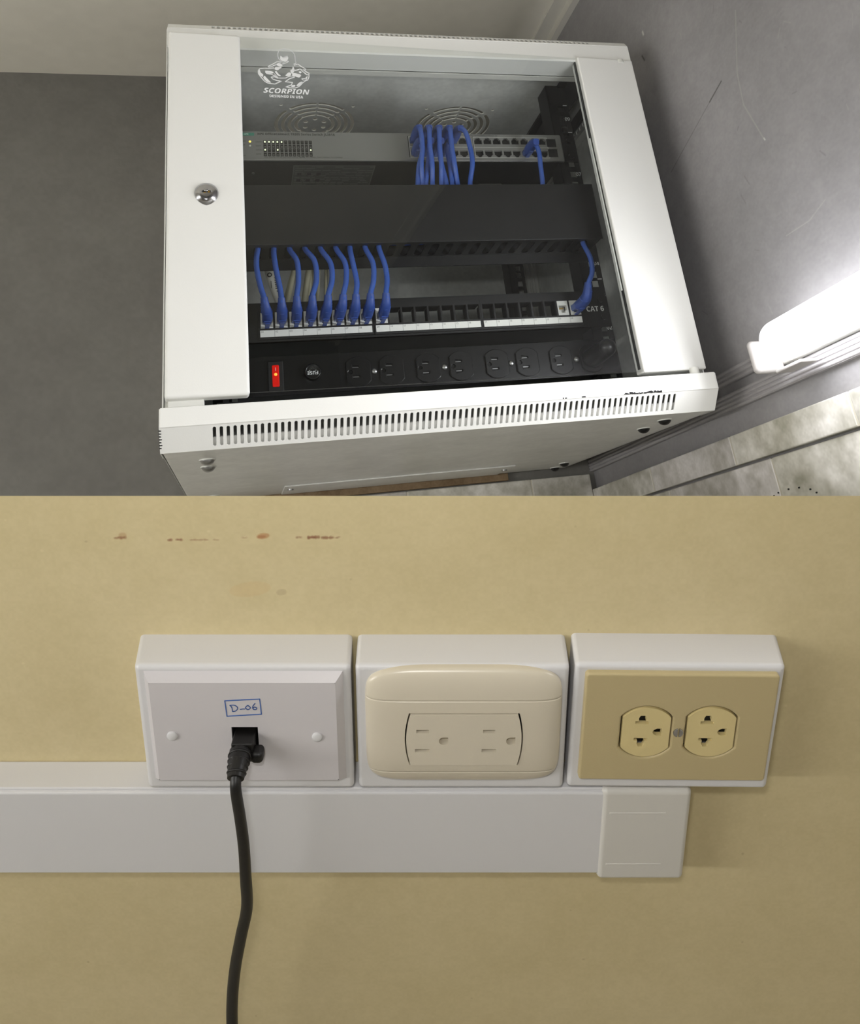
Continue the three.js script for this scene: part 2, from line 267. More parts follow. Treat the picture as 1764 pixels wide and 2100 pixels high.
// ================================================================ THE CABINET
const W = 0.6, H = 0.505, D = 0.467;
const cab = thing('server_cabinet', 'white wall mounted equipment cabinet with a glass door', 'cabinet', [W / 2, 0, -D / 2]);
{
  // top panel with two fan grilles
  const s = new THREE.Shape(); rectPath(s, 0.002, W - 0.002, 0.004, D - 0.002);
  const arc = (cx, cy, r, w, a0, a1) => { const p = new THREE.Path(), h = w / 2, A = a0 * Math.PI / 180, B = a1 * Math.PI / 180;
    p.absarc(cx, cy, r + h, A, B, false); p.absarc(cx + Math.cos(B) * r, cy + Math.sin(B) * r, h, B, B + Math.PI, false); p.absarc(cx, cy, r - h, B, A, true); p.absarc(cx + Math.cos(A) * r, cy + Math.sin(A) * r, h, A + Math.PI, A + 2 * Math.PI, false); s.holes.push(p); };
  const dot = (cx, cy, r) => { const p = new THREE.Path(); p.absarc(cx, cy, r, 0, Math.PI * 2, true); s.holes.push(p); };
  for (const [cx, cz] of [[0.1926, -0.2136], [0.4055, -0.2160]]) {
    const cy = -cz;
    for (const r of [0.0565, 0.0468, 0.0371, 0.0274]) { const q = 3.2 * 0.0565 / r; for (const m of [90, 270]) { arc(cx, cy, r, 0.0052, m + q, m + 41); arc(cx, cy, r, 0.0052, m - 41, m - q); } for (const m of [0, 180]) arc(cx, cy, r, 0.0052, m - 38, m + 38); }
    for (let k = 0; k < 6; k++) dot(cx + Math.cos(k * Math.PI / 3 + 0.5) * 0.0155, cy + Math.sin(k * Math.PI / 3 + 0.5) * 0.0155, 0.0034);
    for (const [a, b] of [[1, 1], [1, -1], [-1, 1], [-1, -1]]) dot(cx + a * 0.0515, cy + b * 0.0515, 0.0024);
  }
  mesh('top_panel', extr(s, 0.0015, 0, 10).rotateX(-Math.PI / 2).translate(0, 0.4995, 0), M.inner, cab);
  // bottom panel with screw holes
  const b = new THREE.Shape(); rectPath(b, 0.0, W, 0.0, D);
  mesh('bottom_panel', extr(b, 0.002, 0, 16).rotateX(-Math.PI / 2), M.underside, cab);
  for (const [x, z, m] of [[0.0401, -0.060, 'steel'], [0.0392, -0.112, 'steel'], [0.5589, -0.040, 'blackGloss'], [0.5587, -0.094, 'blackGloss'], [0.5715, -0.398, 'blackGloss'], [0.5760, -0.452, 'blackGloss'], [0.0377, -0.405, 'steel']]) {
    const b2 = mesh('bolt_head', new THREE.SphereGeometry(1, 24, 12, 0, Math.PI * 2, Math.PI / 2, Math.PI / 2).scale(0.0076, 0.0062, 0.0076).translate(x, 0.0, z), M[m], cab);
    mesh('washer', cylY(x, z, -0.0011, 0.0002, 0.0086), M.whiteIn, b2);
  }
  const ap = mesh('access_plate', [rb(0.134, 0.4785, -0.0022, 0.0, -0.458, -0.3615, 0.0008, 1)], M.underside, cab);
  for (const [x, z] of [[0.1400, -0.3935], [0.4790, -0.3965]]) mesh('screw', cylY(x - (x > 0.3 ? 0.008 : -0.004), z, -0.0038, -0.002, 0.0042, 0.0042), M.steel, ap);
  // sides; the right one has a row of vents near its top
  const side = (x, name) => { const q = new THREE.Shape(); rectPath(q, 0.0, D, 0.0, H - 0.006); for (let k = 0; k < 22; k++) { const p = new THREE.Path(); const z = 0.07 + k * 0.0125; rrPath(p, z, z + 0.0062, 0.466, 0.478, 0.001); q.holes.push(p); } const panel = mesh(name, extr(q, 0.0008).rotateY(Math.PI / 2).translate(x, 0, 0), M.inner, cab); mesh('outer_face', extr(q, 0.0007).rotateY(Math.PI / 2).translate(x < 0.3 ? x - 0.0007 : x + 0.0008, 0, 0), M.white, panel); return panel; };
  side(0, 'side_panel'); side(W - 0.0015, 'side_panel');
  mesh('back_panel', bx(0.001, W - 0.001, 0, H - 0.006, -D, -D + 0.0015), M.inner, cab);
  // rails
  const railAt = (x0, x1, z, out) => {
    const q = new THREE.Shape(); rectPath(q, x0, x1, 0.05, 0.497);
    for (let u = 0; u < 9; u++) for (const e of [0.0064, 0.0222, 0.0381]) { const p = new THREE.Path(), y = 0.0637 + u * 0.04445 + e, xm = out > 0 ? x0 + 0.0175 : x1 - 0.0175; rectPath(p, xm - 0.0046, xm + 0.0046, y - 0.0046, y + 0.0046); q.holes.push(p); }
    return mesh('mounting_rail', [extr(q, 0.0018).translate(0, 0, z - 0.0018), bx(out > 0 ? x0 : x1 - 0.0018, out > 0 ? x0 + 0.0018 : x1, 0.05, 0.497, z - 0.032, z)], M.rail, cab);
  };
  const rr = railAt(0.5150, 0.5440, -0.0925, 1); railAt(0.0560, 0.0850, -0.0925, -1); railAt(0.5360, 0.5640, -0.415, 1); railAt(0.036, 0.064, -0.415, -1);
  for (const [u, n] of [[8.5, '09'], [6.5, '07'], [3.5, '04'], [1.5, '02'], [2.5, '03'], [7.5, '08'], [5.5, '06'], [4.5, '05']]) {
    mesh('rail_number', text(n, 0.0052, 0.5395, 0.0637 + u * 0.04445, -0.0925, fontR), M.print, rr);
    mesh('rail_tick', bx(0.5365, 0.5425, 0.0637 + (u + 0.5) * 0.04445 - 0.0005, 0.0637 + (u + 0.5) * 0.04445 + 0.0005, -0.0926, -0.0923), M.print, rr);
  }
  // brackets running front to back under the top, and the pale folded post at the rear
  const br = new THREE.Shape(); rectPath(br, 0.045, 0.45, 0.457, 0.497); for (let k = 0; k < 8; k++) { const p = new THREE.Path(); rrPath(p, 0.10 + k * 0.04, 0.112 + k * 0.04, 0.4735, 0.4785, 0.002); br.holes.push(p); }
  for (const x of [0.5455, 0.0535]) mesh('depth_bracket', [extr(br, 0.0018).rotateY(Math.PI / 2).translate(x, 0, 0), bx(x - 0.012, x + 0.0018, 0.494, 0.4975, -0.45, -0.045)], M.rail, cab);
  mesh('seam_strip', [bx(0.586, 0.5975, 0.451, 0.458, -0.44, -0.03)], M.whiteIn, cab);
  mesh('vent_strip', [bx(0.5925, 0.5975, 0.4585, 0.4655, -0.44, -0.03), bx(0.5925, 0.5975, 0.4785, 0.495, -0.44, -0.03)], M.rail, cab);
  mesh('rear_post', [bx(0.568, 0.599, 0.01, 0.495, -0.448, -0.444), ...[0.572, 0.580, 0.589, 0.595].map(x => cylY(x, -0.443, 0.01, 0.495, 0.0034))], M.whiteIn, cab);
  // front frame: upper bar with a bevelled, slotted upper face
  const topBar = new THREE.Shape(); rectPath(topBar, 0.0006, W + 0.0006, 0.0, 0.0105);
  for (let k = 0; k < 79; k++) { const p = new THREE.Path(), x = 0.051 + k * 0.0063; rrPath(p, x, x + 0.0038, 0.0020, 0.0096, 0.0015); topBar.holes.push(p); }
  mesh('upper_bar', [prism([[-0.0007, 0.4727], [0.0018, 0.4715], [0.003, 0.4735], [0.003, 0.4985], [0.0012, 0.4985], [0.0012, 0.4757], [-0.0007, 0.4757]], 0.0, W + 0.001), bx(0, W, 0.472, 0.4735, -0.033, 0.0015), bx(0.002, W - 0.002, 0.472, 0.4925, -0.033, -0.0318),
    extr(topBar, 0.0014, 0, 3).rotateX(-Math.PI / 2 + 1.02).translate(0, 0.4982, 0.0022), prism([[-0.0318, 0.492], [-0.0318, 0.5065], [-0.004, 0.5065], [-0.004, 0.5052], [-0.03, 0.5052], [-0.03, 0.492]], 0.001, W)], M.white, cab);
  mesh('inner_lip', [bx(0.045, 0.545, 0.4705, 0.4745, -0.0425, -0.0335), bx(0.045, 0.545, 0.4745, 0.497, -0.0425, -0.041)], M.whiteIn, cab);
  for (const x of [0.0015, W - 0.0015]) mesh('bar_end', bx(x - 0.0012, x + 0.0012, 0.4725, 0.5005, -0.031, 0.0022), M.white, cab);
  // lower bar: upright upper face, undercut lower face with the long row of slots
  const len = Math.hypot(0.0219, 0.0184), ang = Math.atan2(0.0184, 0.0219), low = new THREE.Shape(); rectPath(low, -0.001, W + 0.001, 0, len);
  for (let k = 0; k < 77; k++) { const p = new THREE.Path(), x = 0.0478 + k * 0.00655; rrPath(p, x, x + 0.0032, 0.0040, 0.0252, 0.0015); low.holes.push(p); }
  mesh('lower_bar', [extr(low, 0.0014, 0, 4).translate(0, 0, -0.0014).rotateX(ang), rb(-0.001, W + 0.001, 0.0212, 0.0404, 0.0172, 0.0192, 0.0009, 2), rb(-0.001, W + 0.001, 0.0386, 0.0404, -0.03, 0.0190, 0.0008, 1), bx(0.001, W - 0.001, 0.0386, 0.0402, -0.088, -0.029), bx(0.03, 0.585, 0.0400, 0.0438, -0.0005, 0.001)], M.white, cab);  // the lip reaches back unseen to shut light out behind the slots
  mesh('shade_sheet', [bx(0.0, W, 0.0015, 0.0400, -0.0880, -0.0868)], M.white, cab);  // unseen sheet added to close the channel so the slots turn dark
  mesh('inner_flange', [bx(0.01, W - 0.01, 0, 0.0135, -0.0016, 0).rotateX(ang).translate(0, 0.001, -0.0045)], M.white, cab);
  for (const x of [-0.001, W + 0.001]) mesh('bar_end', prism([[0, 0.0], [0.0182, 0.0219], [0.0185, 0.0395], [0.014, 0.0404], [-0.03, 0.0404], [-0.03, 0]], x - 0.0008, x + 0.0008), M.white, cab);
  mesh('hinge_block', rb(0.006, 0.040, 0.0404, 0.0475, 0.002, 0.017, 0.001, 1), M.whiteIn, cab);
  mesh('hinge_pin', cylY(0.584, 0.006, 0.040, 0.0495, 0.0055), M.whiteIn, cab); mesh('hinge_pin', cylY(0.584, 0.004, 0.470, 0.4745, 0.0045), M.whiteIn, cab);
  // chipped paint
  const chips = []; for (let k = 0; k < 34; k++) { const x = 0.484 + k * 0.00135; chips.push(bx(x, x + 0.0018, 0.0212 + rnd() * 0.0006, 0.0222 + rnd() * 0.0022, 0.01885, 0.01945)); }
  for (const x of [0.412, 0.4145, 0.434, 0.4355]) chips.push(bx(x, x + 0.0025 * rnd() + 0.001, 0.0217, 0.0227 + rnd() * 0.0008, 0.0188, 0.01945));
  for (let k = 0; k < 7; k++) { const y = 0.004 + k * 0.0024; chips.push(bx(-0.0022, -0.0005 + rnd() * 0.0012, y, y + 0.0016, y * 0.84 - 0.001, y * 0.84 + 0.0008)); }
  for (const [a, b] of [[0, 34], [34, 36], [36, 38], [38, 45]]) tag(mesh('paint_chip', chips.slice(a, b), M.chip, cab), 'bare dark patch where the paint has chipped');
  // rear of the frame at both sides of the opening
  mesh('front_post', [bx(0.0015, 0.018, 0.0404, 0.472, -0.018, -0.0165), bx(0.0015, 0.0165, 0.0404, 0.472, -0.0165, -0.0015)], M.whiteIn, cab);
  mesh('front_post', [bx(W - 0.012, W - 0.0015, 0.0404, 0.472, -0.018, -0.0165)], M.whiteIn, cab);
}
// the door, standing a little ajar on its right hinge
{
  const d = new THREE.Group(); d.name = 'door'; d.position.set(0.6014 - W / 2, 0, 0.0051 + D / 2); d.rotation.y = 0.0402; cab.add(d); org.set(d, [0, 0, 0]);
  tag(d, 'glass door between two white steel panels, slightly open');
  const yb = 0.0486, yt = 0.4752;
  mesh('lock_side_panel', [rb(-0.5982, -0.5178, yb - 0.002, yt, -0.019, 0, 0.0035, 4)], M.white, d);
  mesh('hinge_side_panel', [rb(-0.0812, 0.0, yb - 0.001, yt, -0.019, 0, 0.0018, 3)], M.white, d);
  mesh('glass_pane', bx(-0.5178, -0.0812, yb + 0.0006, yt - 0.0005, -0.0068, -0.0028), M.glass, d);
  for (const [a, b] of [[-0.0826, -0.0812], [-0.5185, -0.5175]]) mesh('pane_seal', bx(a, b, yb + 0.004, yt - 0.002, -0.011, -0.007), M.blackGloss, d);
  mesh('pane_edge', bx(-0.0842, -0.0826, yb + 0.10, yt - 0.12, -0.0105, -0.0075), M.paper, d);
  // lock
  const lx = -0.5575, ly = 0.2662, pr = [[0, 0.0052], [0.0052, 0.0050], [0.0072, 0.0044], [0.0085, 0.0040], [0.0112, 0.0022], [0.0126, 0.0]].map(p => new THREE.Vector2(...p));
  const lock = mesh('lock', new THREE.LatheGeometry(pr, 40).rotateX(Math.PI / 2).translate(lx, ly, 0), M.chrome, d);
  const lp = lock.geometry.attributes.position; for (let i = 0; i < lp.count; i++) { const dx = lp.getX(i) - lx, dy = lp.getY(i) - ly; if (dy < 0) lp.setY(i, ly + dy * (1 + 0.12 * Math.max(0, 1 - Math.abs(dx) / 0.009))); }
  mesh('keyhole_shade', [bx(lx - 0.0042, lx + 0.0044, ly - 0.0012, ly + 0.0010, 0.0050, 0.0054)], M.blackMatt, d);  // solid dark strip, the shade inside a hole put into its colour
  mesh('key_plug', [domeZ(lx - 0.0002, ly + 0.0018, 0.0050, 0.0022, 0.0012), domeZ(lx - 0.0052, ly, 0.0048, 0.0011, 0.0008), domeZ(lx + 0.0050, ly + 0.0006, 0.0048, 0.0011, 0.0008)], M.chrome, d);
  mesh('key_wards', [bx(lx + 0.0014, lx + 0.0036, ly - 0.0016, ly + 0.0004, 0.0053, 0.0056), bx(lx - 0.0030, lx - 0.0008, ly - 0.0019, ly - 0.0012, 0.0053, 0.0056)], M.brass, d);
  // emblem and lettering printed on the pane
  const q = (a, b) => [-0.5982 + 0.1325 + (a - 776) * 6.43e-5, 0.4071 - (b - 864) * 7.79e-5], z = -0.0026, S = [];
  const line = (w, sm, ...p) => { let pts = p.map(e => q(...e)); if (sm) pts = smooth(pts, p.length * 6); S.push(...ribbon(pts, w * 6.6e-5, z)); };
  const fill = (...p) => { S.push(extr(new THREE.Shape(smooth([...p, p[0]].map(e => q(...e)), p.length * 4).map(e => new THREE.Vector2(...e))), 0.0002).translate(0, 0, z - 0.0001)); };
  line(13, 1, [705, 410], [655, 360], [640, 280], [680, 195], [780, 172], [880, 195], [945, 265], [955, 380], [965, 410]);      // tail arching over
  line(14, 0, [965, 400], [960, 430], [925, 440], [935, 470]); line(12, 0, [705, 410], [735, 420], [800, 395], [830, 395]);
  line(10, 1, [735, 345], [780, 320], [820, 290]); fill([690, 300], [730, 330], [800, 300], [830, 330], [800, 390], [730, 400], [680, 370]);
  line(15, 0, [690, 420], [620, 415], [530, 470], [450, 510], [470, 528], [530, 505], [590, 475]); fill([600, 470], [650, 440], [715, 470], [690, 500], [640, 495]);
  line(14, 0, [720, 450], [745, 445], [800, 420], [835, 395]); fill([570, 560], [580, 520], [640, 515], [700, 510], [660, 545], [620, 570]);
  line(17, 0, [555, 530], [480, 545], [390, 545], [300, 560], [275, 600], [275, 650], [310, 700], [380, 780], [440, 810], [560, 820], [620, 790], [680, 765], [600, 755], [530, 735], [500, 700], [560, 690], [620, 715]);
  fill([300, 570], [320, 630], [360, 660], [345, 705], [300, 670], [275, 620]); fill([385, 680], [420, 720], [490, 795], [420, 785], [360, 720]);
  fill([400, 590], [470, 590], [540, 605], [540, 630], [470, 640], [405, 635]); line(15, 0, [420, 640], [500, 650], [560, 670], [620, 710], [760, 705], [800, 680], [870, 660], [920, 665]);
  fill([570, 600], [600, 590], [640, 640], [675, 665], [620, 665]); line(13, 0, [560, 635], [620, 700]);
  line(15, 0, [935, 460], [1000, 440], [1060, 480], [1130, 515], [1135, 545], [1085, 530]); fill([905, 480], [920, 510], [930, 560], [880, 620], [855, 560], [885, 540]);
  line(18, 0, [915, 565], [975, 550], [1035, 520], [1090, 575], [1150, 625], [1190, 620], [1195, 595], [1120, 560], [1085, 530]);
  fill([885, 620], [920, 605], [1040, 630], [1010, 680], [940, 665], [890, 655]); fill([1005, 575], [1045, 570], [1055, 590], [1025, 605]); fill([755, 660], [820, 600], [865, 620], [840, 660]);
  line(16, 0, [1190, 630], [1190, 660], [1160, 720], [1110, 740], [1070, 770], [1000, 840], [930, 870], [850, 875], [760, 860], [860, 820], [880, 775], [750, 770], [830, 710], [920, 680]);
  line(13, 0, [1050, 700], [1120, 695], [1160, 650], [1130, 720], [1080, 725], [1050, 700]); fill([1045, 755], [1075, 765], [1000, 825], [950, 830], [1000, 775]); fill([860, 830], [920, 820], [925, 845], [860, 855]);
  tag(mesh('emblem', S, M.print, d), 'white printed scorpion emblem');
  const word = text('SCORPION', 0.0066, 0, 0, 0, font, 0.0002); word.applyMatrix4(new THREE.Matrix4().makeShear(0, 0, 0.25, 0, 0, 0)).scale(1.14, 1, 1).translate(q(765, 0)[0], q(0, 935)[1], z - 0.0001);
  mesh('lettering', [word, text('DESIGNED IN USA', 0.0033, q(757, 0)[0], q(0, 1030)[1], z - 0.0001, font, 0.0002)], M.print, d);
}

// ================================================================ WHAT STANDS IN THE CABINET
const ZR = -0.09;
// ---------------------------------------------------------------- network switch
{
  const t = thing('network_switch', 'slim grey rack mounted network switch below the cabinet fans', 'switch', [0.3, 0.3705, -0.2]);
  const y0 = 0.3705, y1 = 0.4115, zf = -0.0875;
  mesh('body', [bx(0.0805, 0.5195, y0 + 0.0008, y1 - 0.0008, -0.335, zf - 0.0035)], M.black, t);
  const cols = []; for (let k = 0; k < 6; k++) cols.push(0.3085 + k * 0.0136); for (let k = 0; k < 8; k++) cols.push(0.3985 + k * 0.0134);
  const face = new THREE.Shape(); rectPath(face, 0.08, 0.52, y0, y1);
  const port = (x, y, flip, s) => { const f = flip ? -1 : 1, h = [[-0.0055, -0.0045], [0.0055, -0.0045], [0.0055, 0.0024], [0.0036, 0.0024], [0.0036, 0.0042], [0.0022, 0.0042], [0.0022, 0.0056], [-0.0022, 0.0056], [-0.0022, 0.0042], [-0.0036, 0.0042], [-0.0036, 0.0024], [-0.0055, 0.0024]].map(([a, b]) => new THREE.Vector2(x + a * s, y + f * b * s)); return h; };
  for (const x of cols) { face.holes.push(new THREE.Path(port(x, 0.4005, false, 1))); face.holes.push(new THREE.Path(port(x, 0.3815, true, 1))); }
  for (const [a, b] of [[0.3925, 0.4055], [0.3765, 0.3895]]) face.holes.push(rectPath(new THREE.Path(), 0.4985, 0.5125, a, b));
  const tex = canvas(2048, 192, (x, w, h) => {
    x.fillStyle = '#8e8e8b'; x.fillRect(0, 0, w, h); const X = m => (m - 0.08) / 0.44 * w, Y = m => (y1 - m) / (y1 - y0) * h;
    x.fillStyle = '#4f9b86'; x.fillRect(X(0.083), Y(0.4095), X(0.1) - X(0.083), 20); x.fillStyle = '#dff0ea'; x.font = 'bold 15px sans-serif'; x.fillText('HPE', X(0.087), Y(0.4095) + 15);
    x.fillStyle = '#2c2c2c'; x.font = 'bold 21px sans-serif'; x.fillText('HPE OfficeConnect 1920S Series Switch JL381A', X(0.104), Y(0.4065));
    for (let r = 0; r < 4; r++) for (let k = 0; k < 12; k++) { const px = X(0.1112 + k * 0.00525), py = Y([0.3985, 0.3925, 0.3868, 0.3808][r]); x.fillStyle = '#161616'; x.fillRect(px, py, 18, 25); x.fillStyle = r % 2 ? '#8a8a86' : '#5d5d58'; x.fillRect(px + 4, py + (r % 2 ? 13 : 5), 10, 6); }
    x.fillStyle = '#2c2c2c'; x.font = '11px sans-serif'; ['Link/Act', 'Speed', 'Link/Act', 'Speed'].forEach((s, r) => x.fillText(s, X(0.1015), Y([0.3955, 0.3897, 0.3838, 0.378][r])));
    x.fillText('Link: Activity=10/100, Act, Flash=Activity, RJ-1.00', X(0.112), Y(0.3735)); x.fillText('Speed: Off=10Mbps, Flash=100Mbps, On=1000Mbps', X(0.156), Y(0.3735)); x.fillText('Power', X(0.083), Y(0.3965)); x.fillText('Fault', X(0.083), Y(0.391)); x.fillText('Reset', X(0.083), Y(0.3755));
    x.fillText('Link/Act 10/100/1000Base-T Ports (1-24)', X(0.385), Y(0.4085));
    for (const gx of [0.3005, 0.391]) { x.fillStyle = '#1c1c1c'; x.fillRect(X(gx), Y(0.4075), 7, Y(0.3755) - Y(0.4075)); }
    x.strokeStyle = '#cfcfca'; x.lineWidth = 4; for (const [a, b] of [[0.3021, 0.3842], [0.3921, 0.4993]]) { x.strokeRect(X(a), Y(0.4068), X(b) - X(a), Y(0.3752) - Y(0.4068)); x.beginPath(); x.moveTo(X(a), Y(0.391)); x.lineTo(X(b), Y(0.391)); x.stroke(); }
  });
  const fg = clean(extr(face, 0.0035).translate(0, 0, zf - 0.0035)), p = fg.attributes.position, uv = fg.attributes.uv;
  for (let i = 0; i < p.count; i++) uv.setXY(i, (p.getX(i) - 0.08) / 0.44, (p.getY(i) - y0) / (y1 - y0));
  mesh('faceplate', fg, std(0xffffff, 0.42, { map: tex, metalness: 0.25 }), t, true);
  mesh('lower_edge', rb(0.08, 0.52, y0 - 0.0012, y0 + 0.0006, zf - 0.003, zf + 0.0006, 0.0006, 2), M.steel, t);
  for (const x of cols) for (const y of [0.4005, 0.3815]) {
    const pt = mesh('port', [bx(x - 0.0058, x + 0.0058, y - 0.0058, y + 0.0058, zf - 0.0145, zf - 0.0135), bx(x - 0.0062, x - 0.0056, y - 0.006, y + 0.006, zf - 0.0145, zf - 0.0036), bx(x + 0.0056, x + 0.0062, y - 0.006, y + 0.006, zf - 0.0145, zf - 0.0036)], M.blackMatt, t);
    if (y < 0.39) mesh('contact_row', bx(x - 0.0034, x + 0.0034, y + 0.0030, y + 0.0040, zf - 0.009, zf - 0.0055), M.brass, pt);
  }
  for (const y of [0.399, 0.383]) mesh('fibre_port', [bx(0.4988, 0.5122, y - 0.0062, y + 0.0062, zf - 0.012, zf - 0.0012)], M.blackMatt, t);
  const led = c => std(0x222222, 0.5, { emissive: c, emissiveIntensity: 1.6 }), lit = led(new THREE.Color(0xf4ffd0)), amber = led(new THREE.Color(0xffe060));
  mesh('power_led', domeZ(0.0945, 0.3965, zf, 0.0015, 0.0006), amber, t); mesh('fault_led', domeZ(0.0945, 0.3905, zf, 0.0013, 0.0006), M.paper, t);
  for (const [k, r] of [[0, 0], [1, 0], [2, 0], [3, 0], [4, 0], [0, 2], [3, 2], [11, 2]]) { const x = 0.1131 + k * 0.00525, y = r ? 0.3848 : 0.3963; mesh('link_led', bx(x - 0.0009, x + 0.0009, y - 0.001, y + 0.001, zf - 0.0001, zf + 0.0003), lit, t); }
  for (const s of [1, -1]) { const a = s > 0 ? 0.5205 : 0.0585, e = mesh('ear', [bx(a, a + 0.021, y0, y1, ZR - 0.0016, ZR + 0.0006)], M.blackGloss, t); for (const y of [0.379, 0.403]) mesh('bolt', [cylZ(s > 0 ? 0.5325 : 0.0675, y, ZR, ZR + 0.004, 0.0042)], M.blackGloss, e); }
  mesh('ear_gap_edge', bx(0.5197, 0.5206, y0 + 0.001, y1 - 0.001, zf - 0.002, zf + 0.0004), M.steel, t);
  const st = canvas(512, 256, (x, w, h) => { x.fillStyle = '#4a4a48'; x.fillRect(0, 0, w, h); x.strokeStyle = '#6b6b68'; x.lineWidth = 5; x.strokeRect(4, 4, w - 8, h - 8); x.fillStyle = '#6e6e6a'; for (let r = 0; r < 12; r++) { let a = 14; while (a < w - 30) { const l = 14 + rnd() * 50; if (rnd() > 0.25) x.fillRect(a, 14 + r * 19, l, 8); a += l + 8; } } x.fillStyle = '#202020'; for (let k = 0; k < 6; k++) x.fillRect(30 + (k % 3) * 60, 80 + (k > 2 ? 70 : 0), 26, 30); });
  const sg = new THREE.PlaneGeometry(0.108, 0.066).rotateX(Math.PI / 2).translate(0.203, y0 + 0.0005, -0.136);
  tag(mesh('rating_label', sg, std(0xffffff, 0.5, { map: st }), t, true), 'dark printed rating label on the underside');
  mesh('foot_screw', domeZ(0, 0, 0, 0.0022, 0.0012).rotateX(Math.PI / 2).translate(0.0985, y0 + 0.0006, -0.125), M.steel, t);
}
// ---------------------------------------------------------------- cable manager
{
  const t = thing('cable_manager', 'plain black horizontal cable manager with slotted underside', 'cable manager', [0.3, 0.2209, -0.065]);
  mesh('back_plate', bx(0.0585, 0.5415, 0.2209, 0.3098, ZR - 0.0018, ZR), M.black, t);
  const s = new THREE.Shape(); rectPath(s, 0.073, 0.527, 0.0415, 0.0900);
  for (let k = 0; k < 24; k++) { const p = new THREE.Path(), x = 0.0988 + k * 0.0178; rrPath(p, x - 0.0047, x + 0.0047, 0.0500, 0.0870, 0.0045); s.holes.push(p); }
  mesh('slotted_floor', extr(s, 0.0016, 0, 8).rotateX(-Math.PI / 2).translate(0, 0.2345, 0), M.blackGloss, t);
  const g = rb(0.071, 0.529, 0.2330, 0.3105, -0.0418, -0.0400, 0.0008, 2); 
  mesh('cover', [g, bx(0.071, 0.529, 0.3088, 0.3105, -0.052, -0.0405)], M.black, t);
  for (const x of [0.0718, 0.5270]) mesh('side_cheek', bx(x, x + 0.0016, 0.2345, 0.3088, -0.09, -0.0418), M.black, t);
  for (const [a, b] of [[0.375, 0.405], [0.488, 0.512]]) mesh('cover_latch', bx(a, b, 0.3105, 0.3125, -0.055, -0.042), M.black, t);
}
// ---------------------------------------------------------------- patch panel
const jackX = i => [0.0992, 0.2350, 0.3702][Math.floor(i / 8)] + 0.0080 + (i % 8) * 0.01665;
{
  const t = thing('patch_bay', 'black patch bay with white numbered label strips', 'patch bay', [0.3, 0.1310, -0.1]);
  const s = new THREE.Shape(); rectPath(s, 0.0585, 0.5415, 0.1310, 0.1795);
  for (let i = 0; i < 24; i++) s.holes.push(rectPath(new THREE.Path(), jackX(i) - 0.0074, jackX(i) + 0.0074, 0.1475, 0.1675));
  mesh('panel', [extr(s, 0.002).translate(0, 0, ZR - 0.002), bx(0.0585, 0.5415, 0.1785, 0.1800, -0.116, ZR)], M.black, t);
  for (let m = 0; m < 3; m++) {
    const a = [0.0975, 0.2333, 0.3685][m], f = new THREE.Shape(); rectPath(f, a, a + 0.1350, 0.1345, 0.1735);
    for (let k = 0; k < 8; k++) f.holes.push(rectPath(new THREE.Path(), jackX(m * 8 + k) - 0.0072, jackX(m * 8 + k) + 0.0072, 0.1478, 0.1672));
    const fr = mesh('port_frame', extr(f, 0.0030).translate(0, 0, ZR), M.black, t);
    for (let k = 0; k < 8; k++) mesh('port_sleeve', [bx(jackX(m * 8 + k) - 0.0080, jackX(m * 8 + k) - 0.0073, 0.1470, 0.168, -0.108, ZR), bx(jackX(m * 8 + k) - 0.008, jackX(m * 8 + k) + 0.008, 0.1673, 0.168, -0.108, ZR)], M.blackMatt, fr);
    const tex = canvas(1024, 64, (x, w, h) => { x.fillStyle = '#f0f0ec'; x.fillRect(0, 0, w, h); x.fillStyle = '#3a3a3a'; x.font = '24px sans-serif'; for (let k = 0; k < 8; k++) { x.fillText(String(m * 8 + k + 1).padStart(2, '0'), 6 + k * 128, 24); if (k) x.fillRect(k * 128, 0, 2, h); } });
    const lg = clean(bx(a + 0.0017, a + 0.1327, 0.1372, 0.1452, ZR + 0.0032, ZR + 0.0040)), p = lg.attributes.position, uv = lg.attributes.uv;
    for (let i = 0; i < p.count; i++) uv.setXY(i, (p.getX(i) - a - 0.0017) / 0.131, (p.getY(i) - 0.1372) / 0.008);
    mesh('label_strip', lg, std(0xffffff, 0.6, { map: tex }), t, true);
  }
  for (const i of [0, 1, 2, 3, 4, 5, 6, 7, 8, 22, 23]) {
    const x = jackX(i), j = new THREE.Shape(); rectPath(j, x - 0.0071, x + 0.0071, 0.1480, 0.1670);
    j.holes.push(new THREE.Path([[-0.0054, -0.0025], [-0.0026, -0.0025], [-0.0026, -0.0052], [0.0026, -0.0052], [0.0026, -0.0025], [0.0054, -0.0025], [0.0054, 0.0045], [-0.0054, 0.0045]].map(([a, b]) => new THREE.Vector2(x + a, 0.1565 + b))));
    const k = mesh('keystone_jack', [extr(j, 0.006).translate(0, 0, ZR - 0.0030)], M.jack, t);
    mesh('contact_bed', bx(x - 0.0056, x + 0.0056, 0.1508, 0.1612, ZR - 0.014, ZR - 0.006), M.jack, k); mesh('contact_row', bx(x - 0.0036, x + 0.0036, 0.1585, 0.1600, ZR - 0.0062, ZR - 0.0040), M.brass, k);
  }
  mesh('lettering', text('CAT 6', 0.0068, 0.5235, 0.1556, ZR + 0.0001), M.print, t);
  mesh('bolt', [cylZ(0.5325, 0.1435, ZR, ZR + 0.003, 0.0036)], M.blackGloss, t); mesh('bolt', [cylZ(0.5325, 0.167, ZR, ZR + 0.003, 0.0036)], M.blackGloss, t);
  mesh('cable_shelf', [bx(0.07, 0.53, 0.1310, 0.1322, -0.16, ZR)], M.black, t);
}
